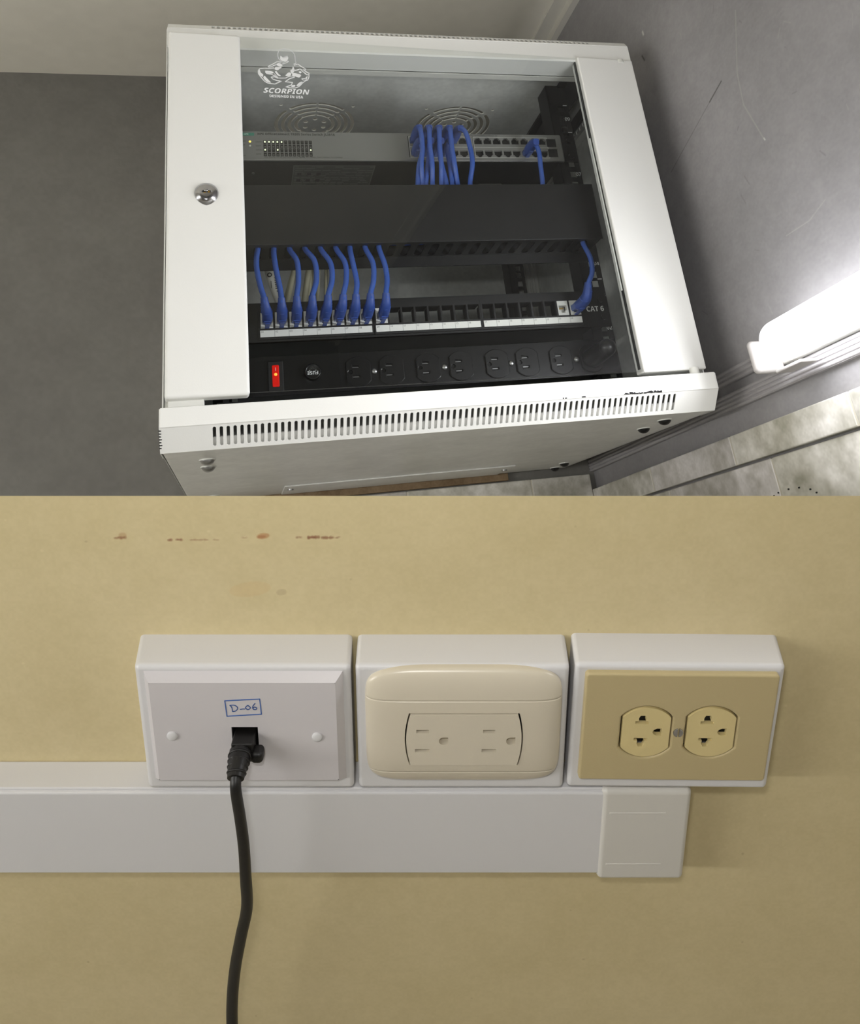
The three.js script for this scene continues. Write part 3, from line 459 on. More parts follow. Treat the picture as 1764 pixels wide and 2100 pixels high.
// ---------------------------------------------------------------- power strip
{
  const t = thing('power_strip', 'black rack power strip with round sockets and a lit red switch', 'power strip', [0.3, 0.0690, -0.12]);
  mesh('body', [rb(0.0585, 0.5415, 0.0690, 0.1150, ZR - 0.0018, ZR, 0.0007, 1), bx(0.075, 0.525, 0.0705, 0.1135, -0.135, ZR - 0.001)], M.blackGloss, t);
  const rk = mesh('rocker_frame', [rb(0.1062, 0.1238, 0.0735, 0.1085, ZR - 0.001, ZR + 0.0028, 0.001, 2)], M.black, t);
  mesh('red_rocker_light', [rb(0.1110, 0.1188, 0.0785, 0.1035, ZR + 0.001, ZR + 0.0045, 0.0012, 2)], std(0x8a0d06, 0.25, { emissive: new THREE.Color(0xd01408), emissiveIntensity: 0.75 }), rk);
  mesh('neon_light', [domeZ(0.1148, 0.0925, ZR + 0.0044, 0.0018, 0.0007)], std(0xff8030, 0.3, { emissive: new THREE.Color(0xff8a30), emissiveIntensity: 2.2 }), rk);
  mesh('rocker_mark', bx(0.1146, 0.1151, 0.0965, 0.1005, ZR + 0.0045, ZR + 0.0047), M.print, rk);
  const fu = mesh('fuse_cap', [new THREE.LatheGeometry([[0.0098, 0], [0.0098, 0.007], [0.0086, 0.0082], [0.0078, 0.0082], [0.0074, 0.0072], [0, 0.0072]].map(p => new THREE.Vector2(...p)), 32).rotateX(Math.PI / 2).translate(0.1565, 0.0925, ZR)], M.blackGloss, t);
  const ft = text('FUSE', 0.0040, 0, 0, 0).rotateZ(Math.PI).translate(0.1565, 0.0912, ZR + 0.0072);
  mesh('fuse_print', [ft, ...ribbon(smooth([[0.1530, 0.0942], [0.1540, 0.0965], [0.1565, 0.0975], [0.1590, 0.0965], [0.1600, 0.0942]], 14), 0.0014, ZR + 0.0073)], M.print, fu);
  for (const x of [0.2100, 0.2496, 0.2939, 0.3347, 0.3803, 0.4195, 0.4639, 0.5046]) {
    const o = new THREE.Shape(), r = 0.0182, f = 0.0145, a = Math.acos(f / r), y = 0.0905;
    o.absarc(x, y, r, a, Math.PI - a, false); o.lineTo(x - f, y - r * Math.sin(a)); o.absarc(x, y, r, Math.PI + a, 2 * Math.PI - a, false); o.closePath();
    const hole = (p) => o.holes.push(new THREE.Path(p.map(([u, v]) => new THREE.Vector2(x + u, y + v))));
    hole([[-0.0070, 0.0050], [0.0010, 0.0050], [0.0010, 0.0070], [-0.0070, 0.0082]]); hole([[-0.0070, -0.0082], [0.0010, -0.0070], [0.0010, -0.0050], [-0.0070, -0.0050]].map(q => q));
    const gp = new THREE.Path(); gp.absarc(x - 0.0098, y, 0.0024, 0, Math.PI * 2, true); o.holes.push(gp);
    const k = mesh('socket', extr(o, 0.0016, 0.0008, 14).translate(0, 0, ZR + 0.0006), M.blackGloss, t);
    mesh('socket_contacts', [bx(x - 0.0066, x + 0.0006, y + 0.0052, y + 0.0060, ZR + 0.0001, ZR + 0.0007), bx(x - 0.0066, x + 0.0006, y - 0.0060, y - 0.0052, ZR + 0.0001, ZR + 0.0007)], M.steel, k);
  }
  for (const x of [0.2290, 0.3145, 0.3990, 0.4852]) mesh('screw', [domeZ(x, 0.0905, ZR, 0.0036, 0.0022)], M.steel, t);
  const pl = mesh('plug', [sweep([V(0.5046, 0.0905, ZR + 0.002), V(0.5046, 0.0905, -0.065), V(0.5055, 0.091, -0.042)], [0.0125, 0.0122, 0.0108], 24, 20), new THREE.SphereGeometry(0.0107, 20, 12).translate(0.5056, 0.0911, -0.0415)], M.blackGloss, t);
}
// ---------------------------------------------------------------- blue patch cables, each from its port on the panel through the manager to the switch
{
  const low = {
    1: [[0.0988, 0.2373], [0.0964, 0.2119], [0.1004, 0.1850], [0.1035, 0.1700]], 2: [[0.1171, 0.2357], [0.1178, 0.2113], [0.1217, 0.1842], [0.1228, 0.1690]], 3: [[0.1351, 0.2384], [0.1425, 0.2166], [0.1429, 0.1894], [0.1400, 0.1700]],
    4: [[0.1532, 0.2380], [0.1628, 0.2161], [0.1637, 0.1917], [0.1578, 0.1700]], 5: [[0.1714, 0.2363], [0.1814, 0.2125], [0.1817, 0.1911], [0.1760, 0.1700]], 6: [[0.1898, 0.2359], [0.1986, 0.2120], [0.1982, 0.1906], [0.1935, 0.1700]],
    7: [[0.2067, 0.2355], [0.2078, 0.2118], [0.2105, 0.1871], [0.2082, 0.1700]], 8: [[0.2250, 0.2363], [0.2316, 0.2111], [0.2304, 0.1895], [0.2253, 0.1700]], 9: [[0.2418, 0.2330], [0.2460, 0.2076], [0.2466, 0.1890], [0.2436, 0.1700]],
    24: [[0.5080, 0.2350], [0.5110, 0.2100], [0.5090, 0.1901], [0.5010, 0.1740]],
  };
  const high = {                                       // x and y of the plug at the switch, then x on the way down into the manager
    1: [0.3085, 0.3815, [0.3100, 0.3035, 0.2990]], 2: [0.3221, 0.3815, [0.3195, 0.3150, 0.3095]], 3: [0.3221, 0.4005, [0.3180, 0.3185, 0.3182]], 4: [0.3357, 0.4005, [0.3310, 0.3305, 0.3300]], 5: [0.3357, 0.3815, [0.3325, 0.3340, 0.3365]],
    6: [0.3493, 0.4005, [0.3470, 0.3478, 0.3512]], 7: [0.3493, 0.3815, [0.3440, 0.3445, 0.3440]], 8: [0.3629, 0.4005, [0.3715, 0.3720, 0.3679]], 9: [0.3085, 0.4005, [0.3080, 0.3045, 0.3050]], 24: [0.4655, 0.3815, [0.4698, 0.4690, 0.4670]],
  };
  let k = 0;
  for (const n of [1, 2, 3, 4, 5, 6, 7, 8, 9, 24]) {
    const xp = jackX(n - 1), L = low[n], [hx, hy, hd] = high[n], up = hy > 0.39;
    const t = thing('patch_cable', n === 24 ? 'bowed blue patch cable beside the white CAT 6 lettering' : `blue patch cable in the ${['first', 'second', 'third', 'fourth', 'fifth', 'sixth', 'seventh', 'eighth', 'ninth'][n - 1]} labelled port of the patch bay`, 'cable', [xp, 0.1565, ZR], 'blue patch cables');
    const zz = up ? -0.046 : -0.056, lay = 0.250 + (k % 5) * 0.0095, lz = -0.054 - (k % 3) * 0.0105;
    const pts = [V(L[3][0], L[3][1] - 0.004, -0.0490), V(L[3][0], L[3][1] + 0.002, -0.0485), V(L[2][0], L[2][1], -0.0495), V(L[1][0], L[1][1], -0.0500), V(L[0][0], 0.2350, -0.0565), V(L[0][0] + 0.003, 0.243, -0.060),
      V(L[0][0] + (hd[2] > L[0][0] ? 0.02 : -0.01), lay, lz), V(hd[2] + (hd[2] > L[0][0] ? -0.02 : 0.01), lay + 0.006, lz), V(hd[2], 0.300, zz - 0.008), V(hd[2], 0.3184, -0.0555), V(hd[1], 0.345, zz), V(hd[0], 0.366, zz + 0.001), V((hd[0] + hx) / 2, up ? 0.392 : 0.378, zz + 0.0005), V(hx, hy - 0.001, -0.054), V(hx, hy, -0.062)];
    mesh('cord', sweep(pts, [0.0032, 0.0032], 190, 12), M.blue, t);
    const tilt = n === 24 ? 0.007 : 0;
    const boot = mesh('boot', [sweep([V(xp, 0.1560, -0.0755), V(xp + tilt * 0.3, 0.1572, -0.0640), V((xp + L[3][0]) / 2, 0.1615, -0.0535), V(L[3][0], L[3][1] + 0.003, -0.0488)], [0.0056, 0.0060, 0.0057, 0.0046, 0.0038], 26, 24, 1, 1.06, 4), ...[0, 1, 2, 3].map(i => new THREE.TorusGeometry(0.0060 - i * 0.0006, 0.0007, 6, 18).rotateX(-0.55 - i * 0.22).translate(xp + (L[3][0] - xp) * (0.25 + i * 0.22), 0.1590 + i * 0.0024, -0.0580 + i * 0.0023))], M.blueBoot, t);
    mesh('plug', [rb(xp - 0.0050, xp + 0.0050, 0.1525, 0.1605, -0.0935, -0.0735, 0.0006, 1)], M.bluePlug, t);
    mesh('latch', [rb(xp - 0.0026, xp + 0.0026, 0.1475, 0.1490, -0.0880, -0.0690, 0.0006, 1), rb(xp - 0.0042, xp + 0.0042, 0.1488, 0.1503, -0.0730, -0.0655, 0.0006, 1)], M.blueBoot, t);
    mesh('switch_boot', [sweep([V(hx, hy, -0.0800), V(hx, hy, -0.0680), V(hx, hy - 0.0006, -0.0570), V(hx + (hd[0] - hx) * 0.15, hy - 0.0030, -0.0490)], [0.0056, 0.0058, 0.0052, 0.0042], 22, 24, 1, 1, 4)], M.blueBoot, t);
    mesh('switch_plug', [rb(hx - 0.0050, hx + 0.0050, hy - 0.0038, hy + 0.0038, -0.0965, -0.0785, 0.0006, 1), rb(hx - 0.0026, hx + 0.0026, hy + (up ? 0.0052 : -0.0066), hy + (up ? 0.0066 : -0.0052), -0.0870, -0.0690, 0.0005, 1)], M.bluePlug, t);
    k++;
  }
}
// ---------------------------------------------------------------- cables seen through the gap behind the panel
{
  const t = thing('printed_cable', 'short white cable with black printing behind the blue patch cables', 'cable', [0.121, 0.2000, -0.19]);
  mesh('jacket', sweep([V(0.1300, 0.1900, -0.185), V(0.1270, 0.2197, -0.20), V(0.1220, 0.2400, -0.20), V(0.1176, 0.2595, -0.20), V(0.1150, 0.2900, -0.22)], [0.0034, 0.0042, 0.0058, 0.0062, 0.005], 40, 14), M.whiteCable, t);
  mesh('print', [new THREE.TorusGeometry(0.0026, 0.0008, 6, 18).translate(0.1172, 0.2545, -0.1936), ...[0.2515, 0.249, 0.2465, 0.244, 0.2415, 0.239, 0.236, 0.232].map((y, i) => bx(0.1205 + (0.2515 - y) * 0.24 + (i % 2) * 0.0006, 0.1240 + (0.2515 - y) * 0.24, y - 0.0007, y + 0.0004, -0.1955 - 0.0006, -0.1948 + 0.0002)), bx(0.1185, 0.1192, 0.236, 0.246, -0.1944, -0.1938)], M.ink, t);
  [[[0.1494, 0.2600], [0.1397, 0.2172], 0.0034], [[0.1450, 0.2500], [0.1350, 0.2173], 0.0026], [[0.1695, 0.2614], [0.1615, 0.2177], 0.0040], [[0.1740, 0.2614], [0.1668, 0.2177], 0.0028], [[0.1830, 0.2611], [0.1790, 0.2170], 0.0026], [[0.1942, 0.2607], [0.1905, 0.2166], 0.0022], [[0.2005, 0.2569], [0.1990, 0.2176], 0.0016]].forEach(([a, b, r], i) => {
    const dx = (b[0] - a[0]) / (b[1] - a[1]);
    const c = thing('grey_cable', 'grey network cable hanging behind the blue patch cables', 'cable', [b[0] + dx * -0.03, b[1] - 0.03, -0.2], 'grey cables behind the patch bay');
    const z = -0.2 - (i % 2) * 0.007;
    mesh('jacket', sweep([V(b[0] - dx * 0.03, b[1] - 0.03, z), V(b[0], b[1], z), V((a[0] + b[0]) / 2, (a[1] + b[1]) / 2, z), V(a[0], a[1], z), V(a[0] + dx * 0.05, a[1] + 0.05, z - 0.03)], [r, r], 36, 10), M.greyCable, c);
  });
}

// ================================================================ THE CREAM WALL WITH THE OUTLETS
const PO = V(0.1775, -0.1666 + Y0, 0.3208), eR = V(0.9711, -0.1108, 0.2115).normalize(), eU0 = V(-0.0433, 0.7892, 0.6126);
const eN = new THREE.Vector3().crossVectors(eR, eU0).normalize(), eU = new THREE.Vector3().crossVectors(eN, eR).normalize();
const pq = new THREE.Quaternion().setFromRotationMatrix(new THREE.Matrix4().makeBasis(eR, eU, eN));
function onCream(name, label, category, [u, v, h = 0], group) {       // a Group on the cream wall; its parts are given along, up and out of the wall
  const o = new THREE.Group(); o.name = numbered(name); o.quaternion.copy(pq); o.position.copy(PO).addScaledVector(eR, u).addScaledVector(eU, v).addScaledVector(eN, h);
  scene.add(o); org.set(o, [u, v, h]); return tag(o, label, category, group);
}
{
  const u0 = -0.52, u1 = 0.47, v0 = -1.22, v1 = 0.0917;
  const tex = canvas(1536, 2035, (x, w, h) => {
    const f = noiseField(512, [4, 12, 60, 200], [5, 4, 4, 5]), id = x.createImageData(w, h);
    for (let j = 0; j < h; j++) for (let i = 0; i < w; i++) { const v = f[(j % 512) * 512 + i % 512], k = 4 * (j * w + i); id.data[k] = 210 + v; id.data[k + 1] = 195 + v; id.data[k + 2] = 152 + v * 1.1; id.data[k + 3] = 255; }
    x.putImageData(id, 0, 0);
    const P = (u, v) => [(u - u0) / (u1 - u0) * w, (v1 - v) / (v1 - v0) * h], m = w / (u1 - u0);
    const spot = (u, v, a, b, c) => { const [p, q] = P(u, v); x.fillStyle = c; x.beginPath(); x.ellipse(p, q, a * m, b * m, -0.15, 0, 7); x.fill(); };
    const dash = (ua, ub, v, t, c) => { const n = Math.ceil((ub - ua) / 0.0012); for (let i = 0; i < n; i++) if (rnd() > 0.18) spot(ua + (ub - ua) * i / n, v + (rnd() - 0.5) * 0.0004, 0.0009, t * (0.5 + rnd()), c); };
    spot(-0.1722, 0.0665, 0.0022, 0.0018, 'rgba(176,138,98,0.5)'); dash(-0.1765, -0.1700, 0.0650, 0.0007, 'rgba(140,98,70,0.65)');
    dash(-0.1465, -0.1385, 0.0637, 0.0006, 'rgba(132,86,62,0.75)'); dash(-0.1340, -0.1240, 0.0637, 0.0004, 'rgba(150,110,82,0.55)'); dash(-0.1210, -0.1180, 0.0637, 0.0004, 'rgba(150,110,82,0.4)');
    spot(-0.0934, 0.0662, 0.0036, 0.0018, 'rgba(176,126,82,0.62)'); spot(-0.0945, 0.0655, 0.0026, 0.0010, 'rgba(160,104,68,0.55)'); dash(-0.1050, -0.1020, 0.0650, 0.0003, 'rgba(160,120,90,0.4)');
    dash(-0.0745, -0.0715, 0.0653, 0.0004, 'rgba(140,96,72,0.6)'); dash(-0.0690, -0.0630, 0.0653, 0.0008, 'rgba(128,80,58,0.75)'); dash(-0.0625, -0.0500, 0.0652, 0.0007, 'rgba(132,86,62,0.65)');
    spot(-0.103, 0.031, 0.012, 0.005, 'rgba(206,170,116,0.22)'); spot(-0.085, 0.029, 0.003, 0.002, 'rgba(160,140,104,0.3)');
    for (let i = 0; i < 40; i++) spot(-0.3 + rnd() * 0.6, -0.4 + rnd() * 0.48, 0.0004 + rnd() * 0.0006, 0.0004 + rnd() * 0.0005, rnd() > 0.5 ? 'rgba(150,130,92,0.35)' : 'rgba(230,216,176,0.4)');
  });
  const g = clean(prism([[0, v1], [-0.006, v1 - 0.006], [-0.006, v0], [0, v0]], u0, u1)), p = g.attributes.position, uv = g.attributes.uv;
  for (let i = 0; i < p.count; i++) uv.setXY(i, (p.getX(i) - u0) / (u1 - u0), (p.getY(i) - v0) / (v1 - v0));
  const o = new THREE.Group(); o.name = 'wall_front'; scene.add(o); o.quaternion.copy(pq); o.position.copy(PO); structure(o, 'cream painted wall that carries the outlets and the trunking', 'wall');
  mesh('painted_face', g, std(0xffffff, 0.62, { map: tex, bumpMap: wallBump, bumpScale: 0.0001 }), o, true);
  mesh('bounce_core', prism([[-0.006, v1 - 0.006], [-0.05, v1 - 0.05], [-0.05, v0], [-0.006, v0]], u0, u1), M.roomPaint, o);  // pale core added at the unseen back to bounce light up under the cabinet
}
function taperBox(f0, f1, b0, b1, v0, v1, h, ...holes) {   // hollowed surface box, wider against the wall
  const g = clean(rb(f0, f1, v0, v1, -0.003, h, 0.0028, 4)), p = g.attributes.position;
  for (let i = 0; i < p.count; i++) { const k = 1 - Math.max(0, p.getZ(i)) / h, t = (p.getX(i) - f0) / (f1 - f0); p.setX(i, p.getX(i) + k * ((b0 - f0) * (1 - t) + (b1 - f1) * t)); }
  return holes.length ? cut(g, ...holes) : g;
}
const HB = 0.0239;
function bevelPlate(x0, x1, y0, y1, z0, z1, inset, holes = []) { // a plate whose edge slopes up to a flat face
  const s = new THREE.Shape(); rrPath(s, x0 + inset, x1 - inset, y0 + inset, y1 - inset, 0.0012); s.holes.push(...holes);
  const slope = new THREE.BufferGeometry(), a = [[x0, y0], [x1, y0], [x1, y1], [x0, y1]], b = [[x0 + inset, y0 + inset], [x1 - inset, y0 + inset], [x1 - inset, y1 - inset], [x0 + inset, y1 - inset]], q = [];
  for (let i = 0; i < 4; i++) { const j = (i + 1) % 4; q.push(...a[i], z0, ...a[j], z0, ...b[j], z1, ...a[i], z0, ...b[j], z1, ...b[i], z1); }
  slope.setAttribute('position', new THREE.Float32BufferAttribute(q, 3)); slope.computeVertexNormals(); slope.setAttribute('uv', new THREE.Float32BufferAttribute(new Float32Array(q.length / 3 * 2), 2));
  return [slope, extr(s, 0.0012).translate(0, 0, z1 - 0.0012)];
}
// ---------------------------------------------------------------- trunking
{
  const t = onCream('cable_trunking', 'long white plastic cable trunking below the outlets', 'trunking', [-0.3, -0.158]);
  mesh('base', rb(-0.52, 0.106, -0.1575, -0.0930, 0, 0.0182, 0.001, 2), M.plastic, t);
  mesh('cover', rb(-0.52, 0.106, -0.1580, -0.0945, 0.004, 0.0200, 0.0016, 3), M.plastic, t);
  const e = mesh('end_cap', rb(0.1018, 0.1545, -0.1612, -0.0915, 0, 0.0214, 0.0032, 4), std(0xd2cfc8, 0.36), t);
  for (const [a, b] of [[-0.1090, -0.1078], [-0.1490, -0.1476]]) mesh('moulded_ridge', rb(0.1065, 0.1400, a, b, 0.0210, 0.0217, 0.0003, 1), std(0xd2cfc8, 0.36), e);
}
// ---------------------------------------------------------------- data outlet
{
  const t = onCream('data_outlet', 'white data outlet with a handwritten tag and a black plug', 'outlet', [-0.1040, -0.0856]);
  mesh('box', taperBox(-0.1640, -0.0440, -0.1690, -0.0452, -0.0870, 0, HB, bx(-0.1130, -0.0950, -0.0580, -0.0355, 0.004, 0.04)), M.plastic, t);
  const hole = rectPath(new THREE.Path(), -0.1114, -0.0966, -0.0560, -0.0372);
  const pl = mesh('faceplate', bevelPlate(-0.1592, -0.0482, -0.0790, -0.0030, HB - 0.0002, HB + 0.0046, 0.0040, [hole]), M.plasticFace, t);
  const jz = HB + 0.0046;
  mesh('jack_housing', [bx(-0.1116, -0.1110, -0.0562, -0.0370, jz - 0.012, jz - 0.0008), bx(-0.0970, -0.0964, -0.0562, -0.0370, jz - 0.012, jz - 0.0008), bx(-0.1116, -0.0964, -0.0566, -0.0370, jz - 0.013, jz - 0.011), bx(-0.1116, -0.0964, -0.0376, -0.0370, jz - 0.012, jz - 0.0008), bx(-0.1116, -0.0964, -0.0566, -0.0560, jz - 0.012, jz - 0.0008)], M.blackMatt, t);
  for (const [u, v] of [[-0.1450, -0.0432], [-0.0635, -0.0440]]) { mesh('screw', [cylZ(u, v, jz - 0.0005, jz + 0.0006, 0.0030), domeZ(u, v, jz + 0.0005, 0.0030, 0.0009)], M.plastic, t); }
  const c = [[-0.1138, -0.0190], [-0.0944, -0.0178], [-0.0940, -0.0282], [-0.1133, -0.0296], [-0.1138, -0.0190]];
  const z = jz + 0.0001, S = [...ribbon(c, 0.00055, z)], r = (...p) => S.push(...ribbon(smooth(p, p.length * 5), 0.00045, z));
  r([-0.1112, -0.0221], [-0.1102, -0.0236], [-0.1100, -0.0262]); r([-0.1112, -0.0221], [-0.1085, -0.0221], [-0.1070, -0.0238], [-0.1080, -0.0258], [-0.1100, -0.0264]); r([-0.1056, -0.0249], [-0.1042, -0.0246], [-0.1030, -0.0246]);
  r([-0.1012, -0.0221], [-0.1026, -0.0236], [-0.1014, -0.0250], [-0.0999, -0.0238], [-0.1012, -0.0221]); r([-0.0972, -0.0208], [-0.0985, -0.0228], [-0.0984, -0.0246], [-0.0970, -0.0250], [-0.0964, -0.0240], [-0.0976, -0.0233], [-0.0984, -0.0240]);
  tag(mesh('ink_tag', S, M.biro, pl), 'blue handwritten tag reading D-06 in a frame');
}
// ---------------------------------------------------------------- black cable in the data outlet
{
  const t = onCream('network_cable', 'black network cable hanging from the data outlet', 'cable', [-0.1045, -0.0480, HB]);
  mesh('plug', [rb(-0.1100, -0.0980, -0.0530, -0.0405, HB - 0.004, HB + 0.0130, 0.0010, 2)], M.cord, t);
  mesh('latch_hood', [rb(-0.0995, -0.0925, -0.0525, -0.0455, HB + 0.0070, HB + 0.0150, 0.0024, 3)], M.cord, t);
  mesh('boot', [sweep([V(-0.1050, -0.0470, HB + 0.0120), V(-0.1050, -0.0478, HB + 0.0190), V(-0.1050, -0.0500, HB + 0.0255)], [0.0064, 0.0056, 0.0046], 16, 16), ...[0, 1, 2, 3].map(i => new THREE.TorusGeometry(0.0060 - i * 0.0004, 0.0007, 6, 20).rotateX(0.15 + i * 0.08).translate(-0.1050, -0.0474 - i * 0.0006, HB + 0.0145 + i * 0.0028))], M.cord, t);
  mesh('cord', sweep([V(-0.1050, -0.0490, HB + 0.0235), V(-0.1047, -0.0525, HB + 0.0275), V(-0.1042, -0.0600, HB + 0.0285), V(-0.1036, -0.0720, HB + 0.0280), V(-0.1032, -0.0960, HB + 0.0265), V(-0.1040, -0.1200, HB + 0.0250), V(-0.1060, -0.1500, HB + 0.0210), V(-0.1115, -0.1760, HB + 0.0180), V(-0.1180, -0.2080, HB + 0.0140), V(-0.1225, -0.2380, HB + 0.0110), V(-0.1250, -0.2650, HB + 0.0090), V(-0.1262, -0.3000, HB + 0.0070), V(-0.1255, -0.3800, HB + 0.0040), V(-0.1240, -0.4600, HB + 0.0020)], [0.0030, 0.0034, 0.0036, 0.0037, 0.0037], 150, 16), M.cord, t);
}
// ---------------------------------------------------------------- beige outlet with the rounded plate
{
  const t = onCream('power_outlet', 'beige double power outlet with a domed rounded plate', 'outlet', [0.0180, -0.0856]);
  mesh('box', taperBox(-0.0415, 0.0775, -0.0422, 0.0788, -0.0870, 0, HB, bx(-0.016, 0.054, -0.064, -0.023, 0.004, 0.04)), M.plastic, t);
  const cu = 0.0188, cv = -0.0392, A = 0.0552, B = 0.0390, rows = [], hgt = (a, b) => HB + 0.0002 + 0.0070 * Math.pow(Math.max(0, 1 - Math.pow(b, 3.4)), 0.45) * Math.pow(Math.max(0, 1 - Math.pow(a, 9)), 0.4);
  for (let i = 0; i <= 60; i++) rows.push(B * Math.sin((i / 60 - 0.5) * Math.PI));
  const groove = [cv - -0.0176 , cv - -0.0681].map(e => -e); for (const gv of groove) rows.push(gv - 0.00045, gv, gv + 0.00045); rows.sort((a, b) => a - b);
  const n = 72, grid = (low) => {
    const pos = [], idx = [];
    for (const y of rows) { const w = A * Math.pow(Math.max(0, 1 - Math.pow(Math.abs(y) / B, 8)), 1 / 5); for (let j = 0; j <= n; j++) { const q = Math.sin((j / n - 0.5) * Math.PI), x = q * w; pos.push(cu + x, cv + y, low ? HB - 0.0015 : hgt(Math.abs(q), Math.abs(y) / B) - (groove.includes(y) ? 0.0006 : 0)); } }
    for (let i = 0; i + 1 < rows.length; i++) for (let j = 0; j < n; j++) { const a = i * (n + 1) + j, b = a + n + 1; low ? idx.push(a, b, a + 1, b, b + 1, a + 1) : idx.push(a, a + 1, b, b, a + 1, b + 1); }
    return { pos, idx };
  };
  const build = ({ pos, idx }) => { const g = new THREE.BufferGeometry(); g.setAttribute('position', new THREE.Float32BufferAttribute(pos, 3)); g.setIndex(idx); g.computeVertexNormals(); g.setAttribute('uv', new THREE.Float32BufferAttribute(new Float32Array(pos.length / 3 * 2), 2)); return clean(g); };
  const T = grid(false), U = grid(true), rim = { pos: [], idx: [] };
  for (const j of [0, n]) { const o = rim.pos.length / 3; rows.forEach((y, i) => { const k = (i * (n + 1) + j) * 3; rim.pos.push(...T.pos.slice(k, k + 3), ...U.pos.slice(k, k + 3)); }); for (let i = 0; i + 1 < rows.length; i++) { const a = o + 2 * i; j ? rim.idx.push(a, a + 1, a + 2, a + 2, a + 1, a + 3) : rim.idx.push(a, a + 2, a + 1, a + 2, a + 3, a + 1); } }
  const out = (e) => { const s = new THREE.Shape(), x0 = -0.0108 - e, x1 = 0.0489 + e, y0 = -0.0610 - e, y1 = -0.0260 + e; s.moveTo(x0, y0); s.lineTo(x1, y0); s.quadraticCurveTo(x1 + 0.0046, (y0 + y1) / 2, x1, y1); s.lineTo(x0, y1); s.quadraticCurveTo(x0 - 0.0050, (y0 + y1) / 2, x0, y0); return s; };
  mesh('faceplate', cut(mergeGeometries([build(T), build(U), build(rim)]), extr(out(0.0008), 0.03, 0, 16).translate(0, 0, HB - 0.01)), M.beige, t);
  const f = out(0), rc = (x0, x1, y0, y1) => f.holes.push(rectPath(new THREE.Path(), x0, x1, y0, y1));
  rc(-0.0076, -0.0006, -0.0384, -0.0362); rc(-0.0084, -0.0002, -0.0518, -0.0496); rc(0.0296, 0.0364, -0.0384, -0.0362); rc(0.0290, 0.0372, -0.0518, -0.0496);
  for (const u of [0.0080, 0.0456]) { const p = new THREE.Path(); p.moveTo(u + 0.0022, -0.0466); p.lineTo(u + 0.0022, -0.0414); p.lineTo(u - 0.0004, -0.0414); p.absarc(u - 0.0004, -0.0440, 0.0026, Math.PI / 2, Math.PI * 1.5, false); p.closePath(); f.holes.push(p); }
  mesh('receptacle', [extr(f, 0.0076, 0, 16).translate(0, 0, HB)], M.beige, t);
  mesh('contact_carrier', bx(-0.0105, 0.0486, -0.0606, -0.0264, HB - 0.012, HB + 0.0040), M.beige, t);
}
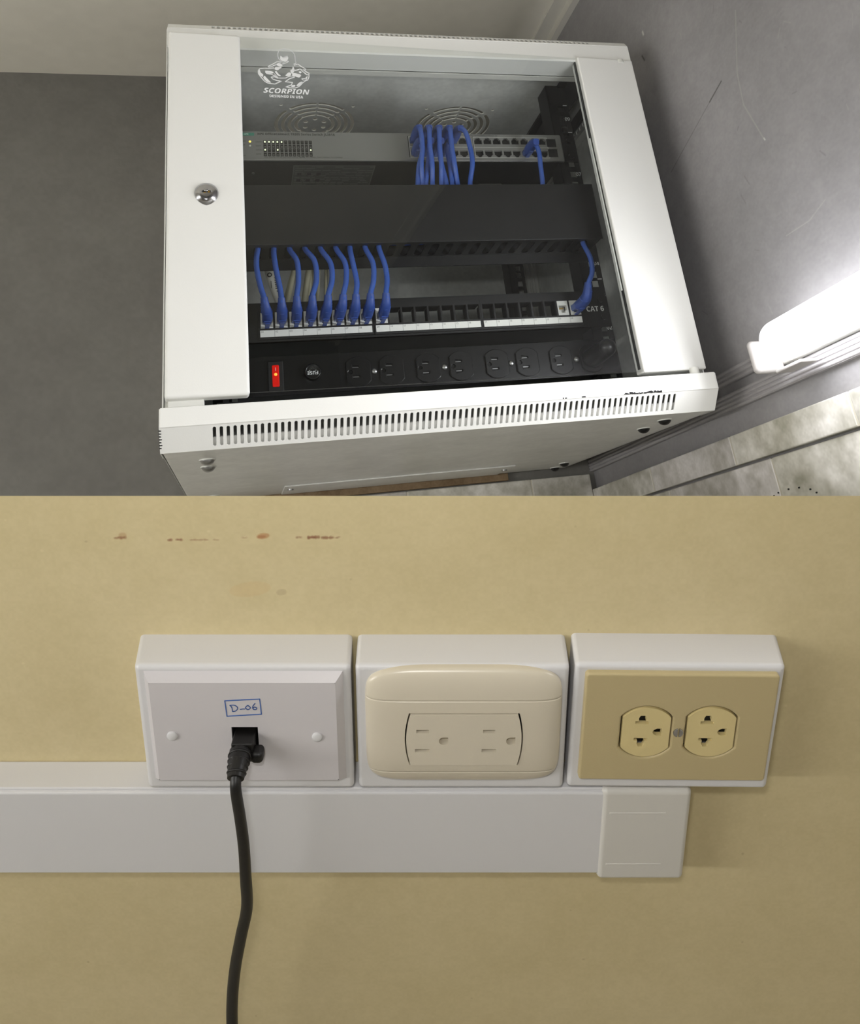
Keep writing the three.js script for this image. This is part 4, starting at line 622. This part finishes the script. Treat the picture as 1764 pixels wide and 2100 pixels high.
// ---------------------------------------------------------------- tan outlet with two round receptacles
{
  const t = onCream('power_outlet', 'tan double power outlet with two cream round receptacles', 'outlet', [0.1390, -0.0856]);
  t.rotateZ(-0.012);
  mesh('box', taperBox(0.0795, 0.1962, 0.0812, 0.2012, -0.0868, 0.0005, HB, bx(0.100, 0.179, -0.064, -0.021, 0.003, 0.04)), M.plastic, t);
  const disc = (cx, cy, e) => { const p = new THREE.Path(), r = 0.0170 + e, w = 0.0135 + e, a = Math.acos(w / r); p.absarc(cx, cy, r, a, Math.PI - a, false); p.absarc(cx, cy, r, Math.PI + a, 2 * Math.PI - a, false); p.closePath(); return p; };
  const C = [[0.1212, -0.0428], [0.1578, -0.0424]], P = new THREE.Shape(); rrPath(P, 0.0852, 0.1925, -0.0772, -0.0030, 0.0022); P.holes.push(...C.map(c => disc(...c, 0.0009)));
  mesh('faceplate', extr(P, 0.0026, 0.0012, 14, 3).translate(0, 0, HB - 0.0006), M.tan, t);
  for (const [cx, cy] of C) {
    const s = new THREE.Shape(disc(cx, cy, 0).getPoints(24)), k = 0.95;
    const hole = p => s.holes.push(new THREE.Path(p.map(([a, b]) => new THREE.Vector2(cx + a * k, cy + b * k))));
    const half = (y0, sgn) => { const q = [[-0.0045, y0], [-0.0045, y0 - sgn * 0.0021], [0.0035, y0 - sgn * 0.0021], [0.0035, y0], [0.0018, y0], [0.0020, y0 + sgn * 0.0022], [0.0010, y0 + sgn * 0.0042], [-0.0016, y0 + sgn * 0.0042], [-0.0026, y0 + sgn * 0.0022], [-0.0024, y0]]; return q.map(([a, b]) => [a - 0.0022, b]); };
    hole(half(0.0082, 1)); hole(half(-0.0062, -1)); hole([[0.0094, -0.0022], [0.0094, 0.0030], [0.0064, 0.0030], [0.0046, 0.0018], [0.0040, 0.0004], [0.0046, -0.0012], [0.0064, -0.0022]]);
    mesh('receptacle', extr(s, 0.0026, 0, 20).translate(0, 0, HB + 0.0006), M.cream, t);
  }
  const halves = [-1, 1].map(k => { const q = new THREE.Shape(), a = Math.acos(0.00042 / 0.0029); q.absarc(0, 0, 0.0029, k > 0 ? -a : Math.PI - a, k > 0 ? a : Math.PI + a, false); q.closePath(); return extr(q, 0.0010, 0.0005, 16, 3).translate(0.1394, -0.0424, HB + 0.0026); });
  mesh('screw', [cylZ(0.1394, -0.0424, HB + 0.0012, HB + 0.0026, 0.0028), ...halves], M.chrome, t);
}

// ---------------------------------------------------------------- the photographer's flash beside the lens
{
  const o = new THREE.Group(); o.name = 'camera_flash'; scene.add(o); tag(o, 'small white photo flash held just above the lens', 'flash');
  o.quaternion.copy(camera.quaternion); o.rotateX(-0.42); o.position.copy(camera.position).addScaledVector(camX, -0.03).addScaledVector(camY, 0.075).addScaledVector(camZ, 0.02);
  const a = mesh('housing', rb(-0.03, 0.03, -0.02, 0.02, -0.0, 0.04, 0.004, 2), M.black, o); a.castShadow = true;
  mesh('flash_light_window', bx(-0.022, 0.022, -0.013, 0.013, -0.0015, 0.0002), std(0xffffff, 0.5, { emissive: new THREE.Color(1, 1, 1), emissiveIntensity: 1 }), o);
  const L = new THREE.RectAreaLight(new THREE.Color().setRGB(1, 0.985, 0.955), FLASH, 0.044, 0.026); L.position.set(0, 0, -0.003); o.add(L);
}
scene.traverse(o => { if (o.isLight && !o.isRectAreaLight) o.castShadow = true; });
renderer.render(scene, camera);
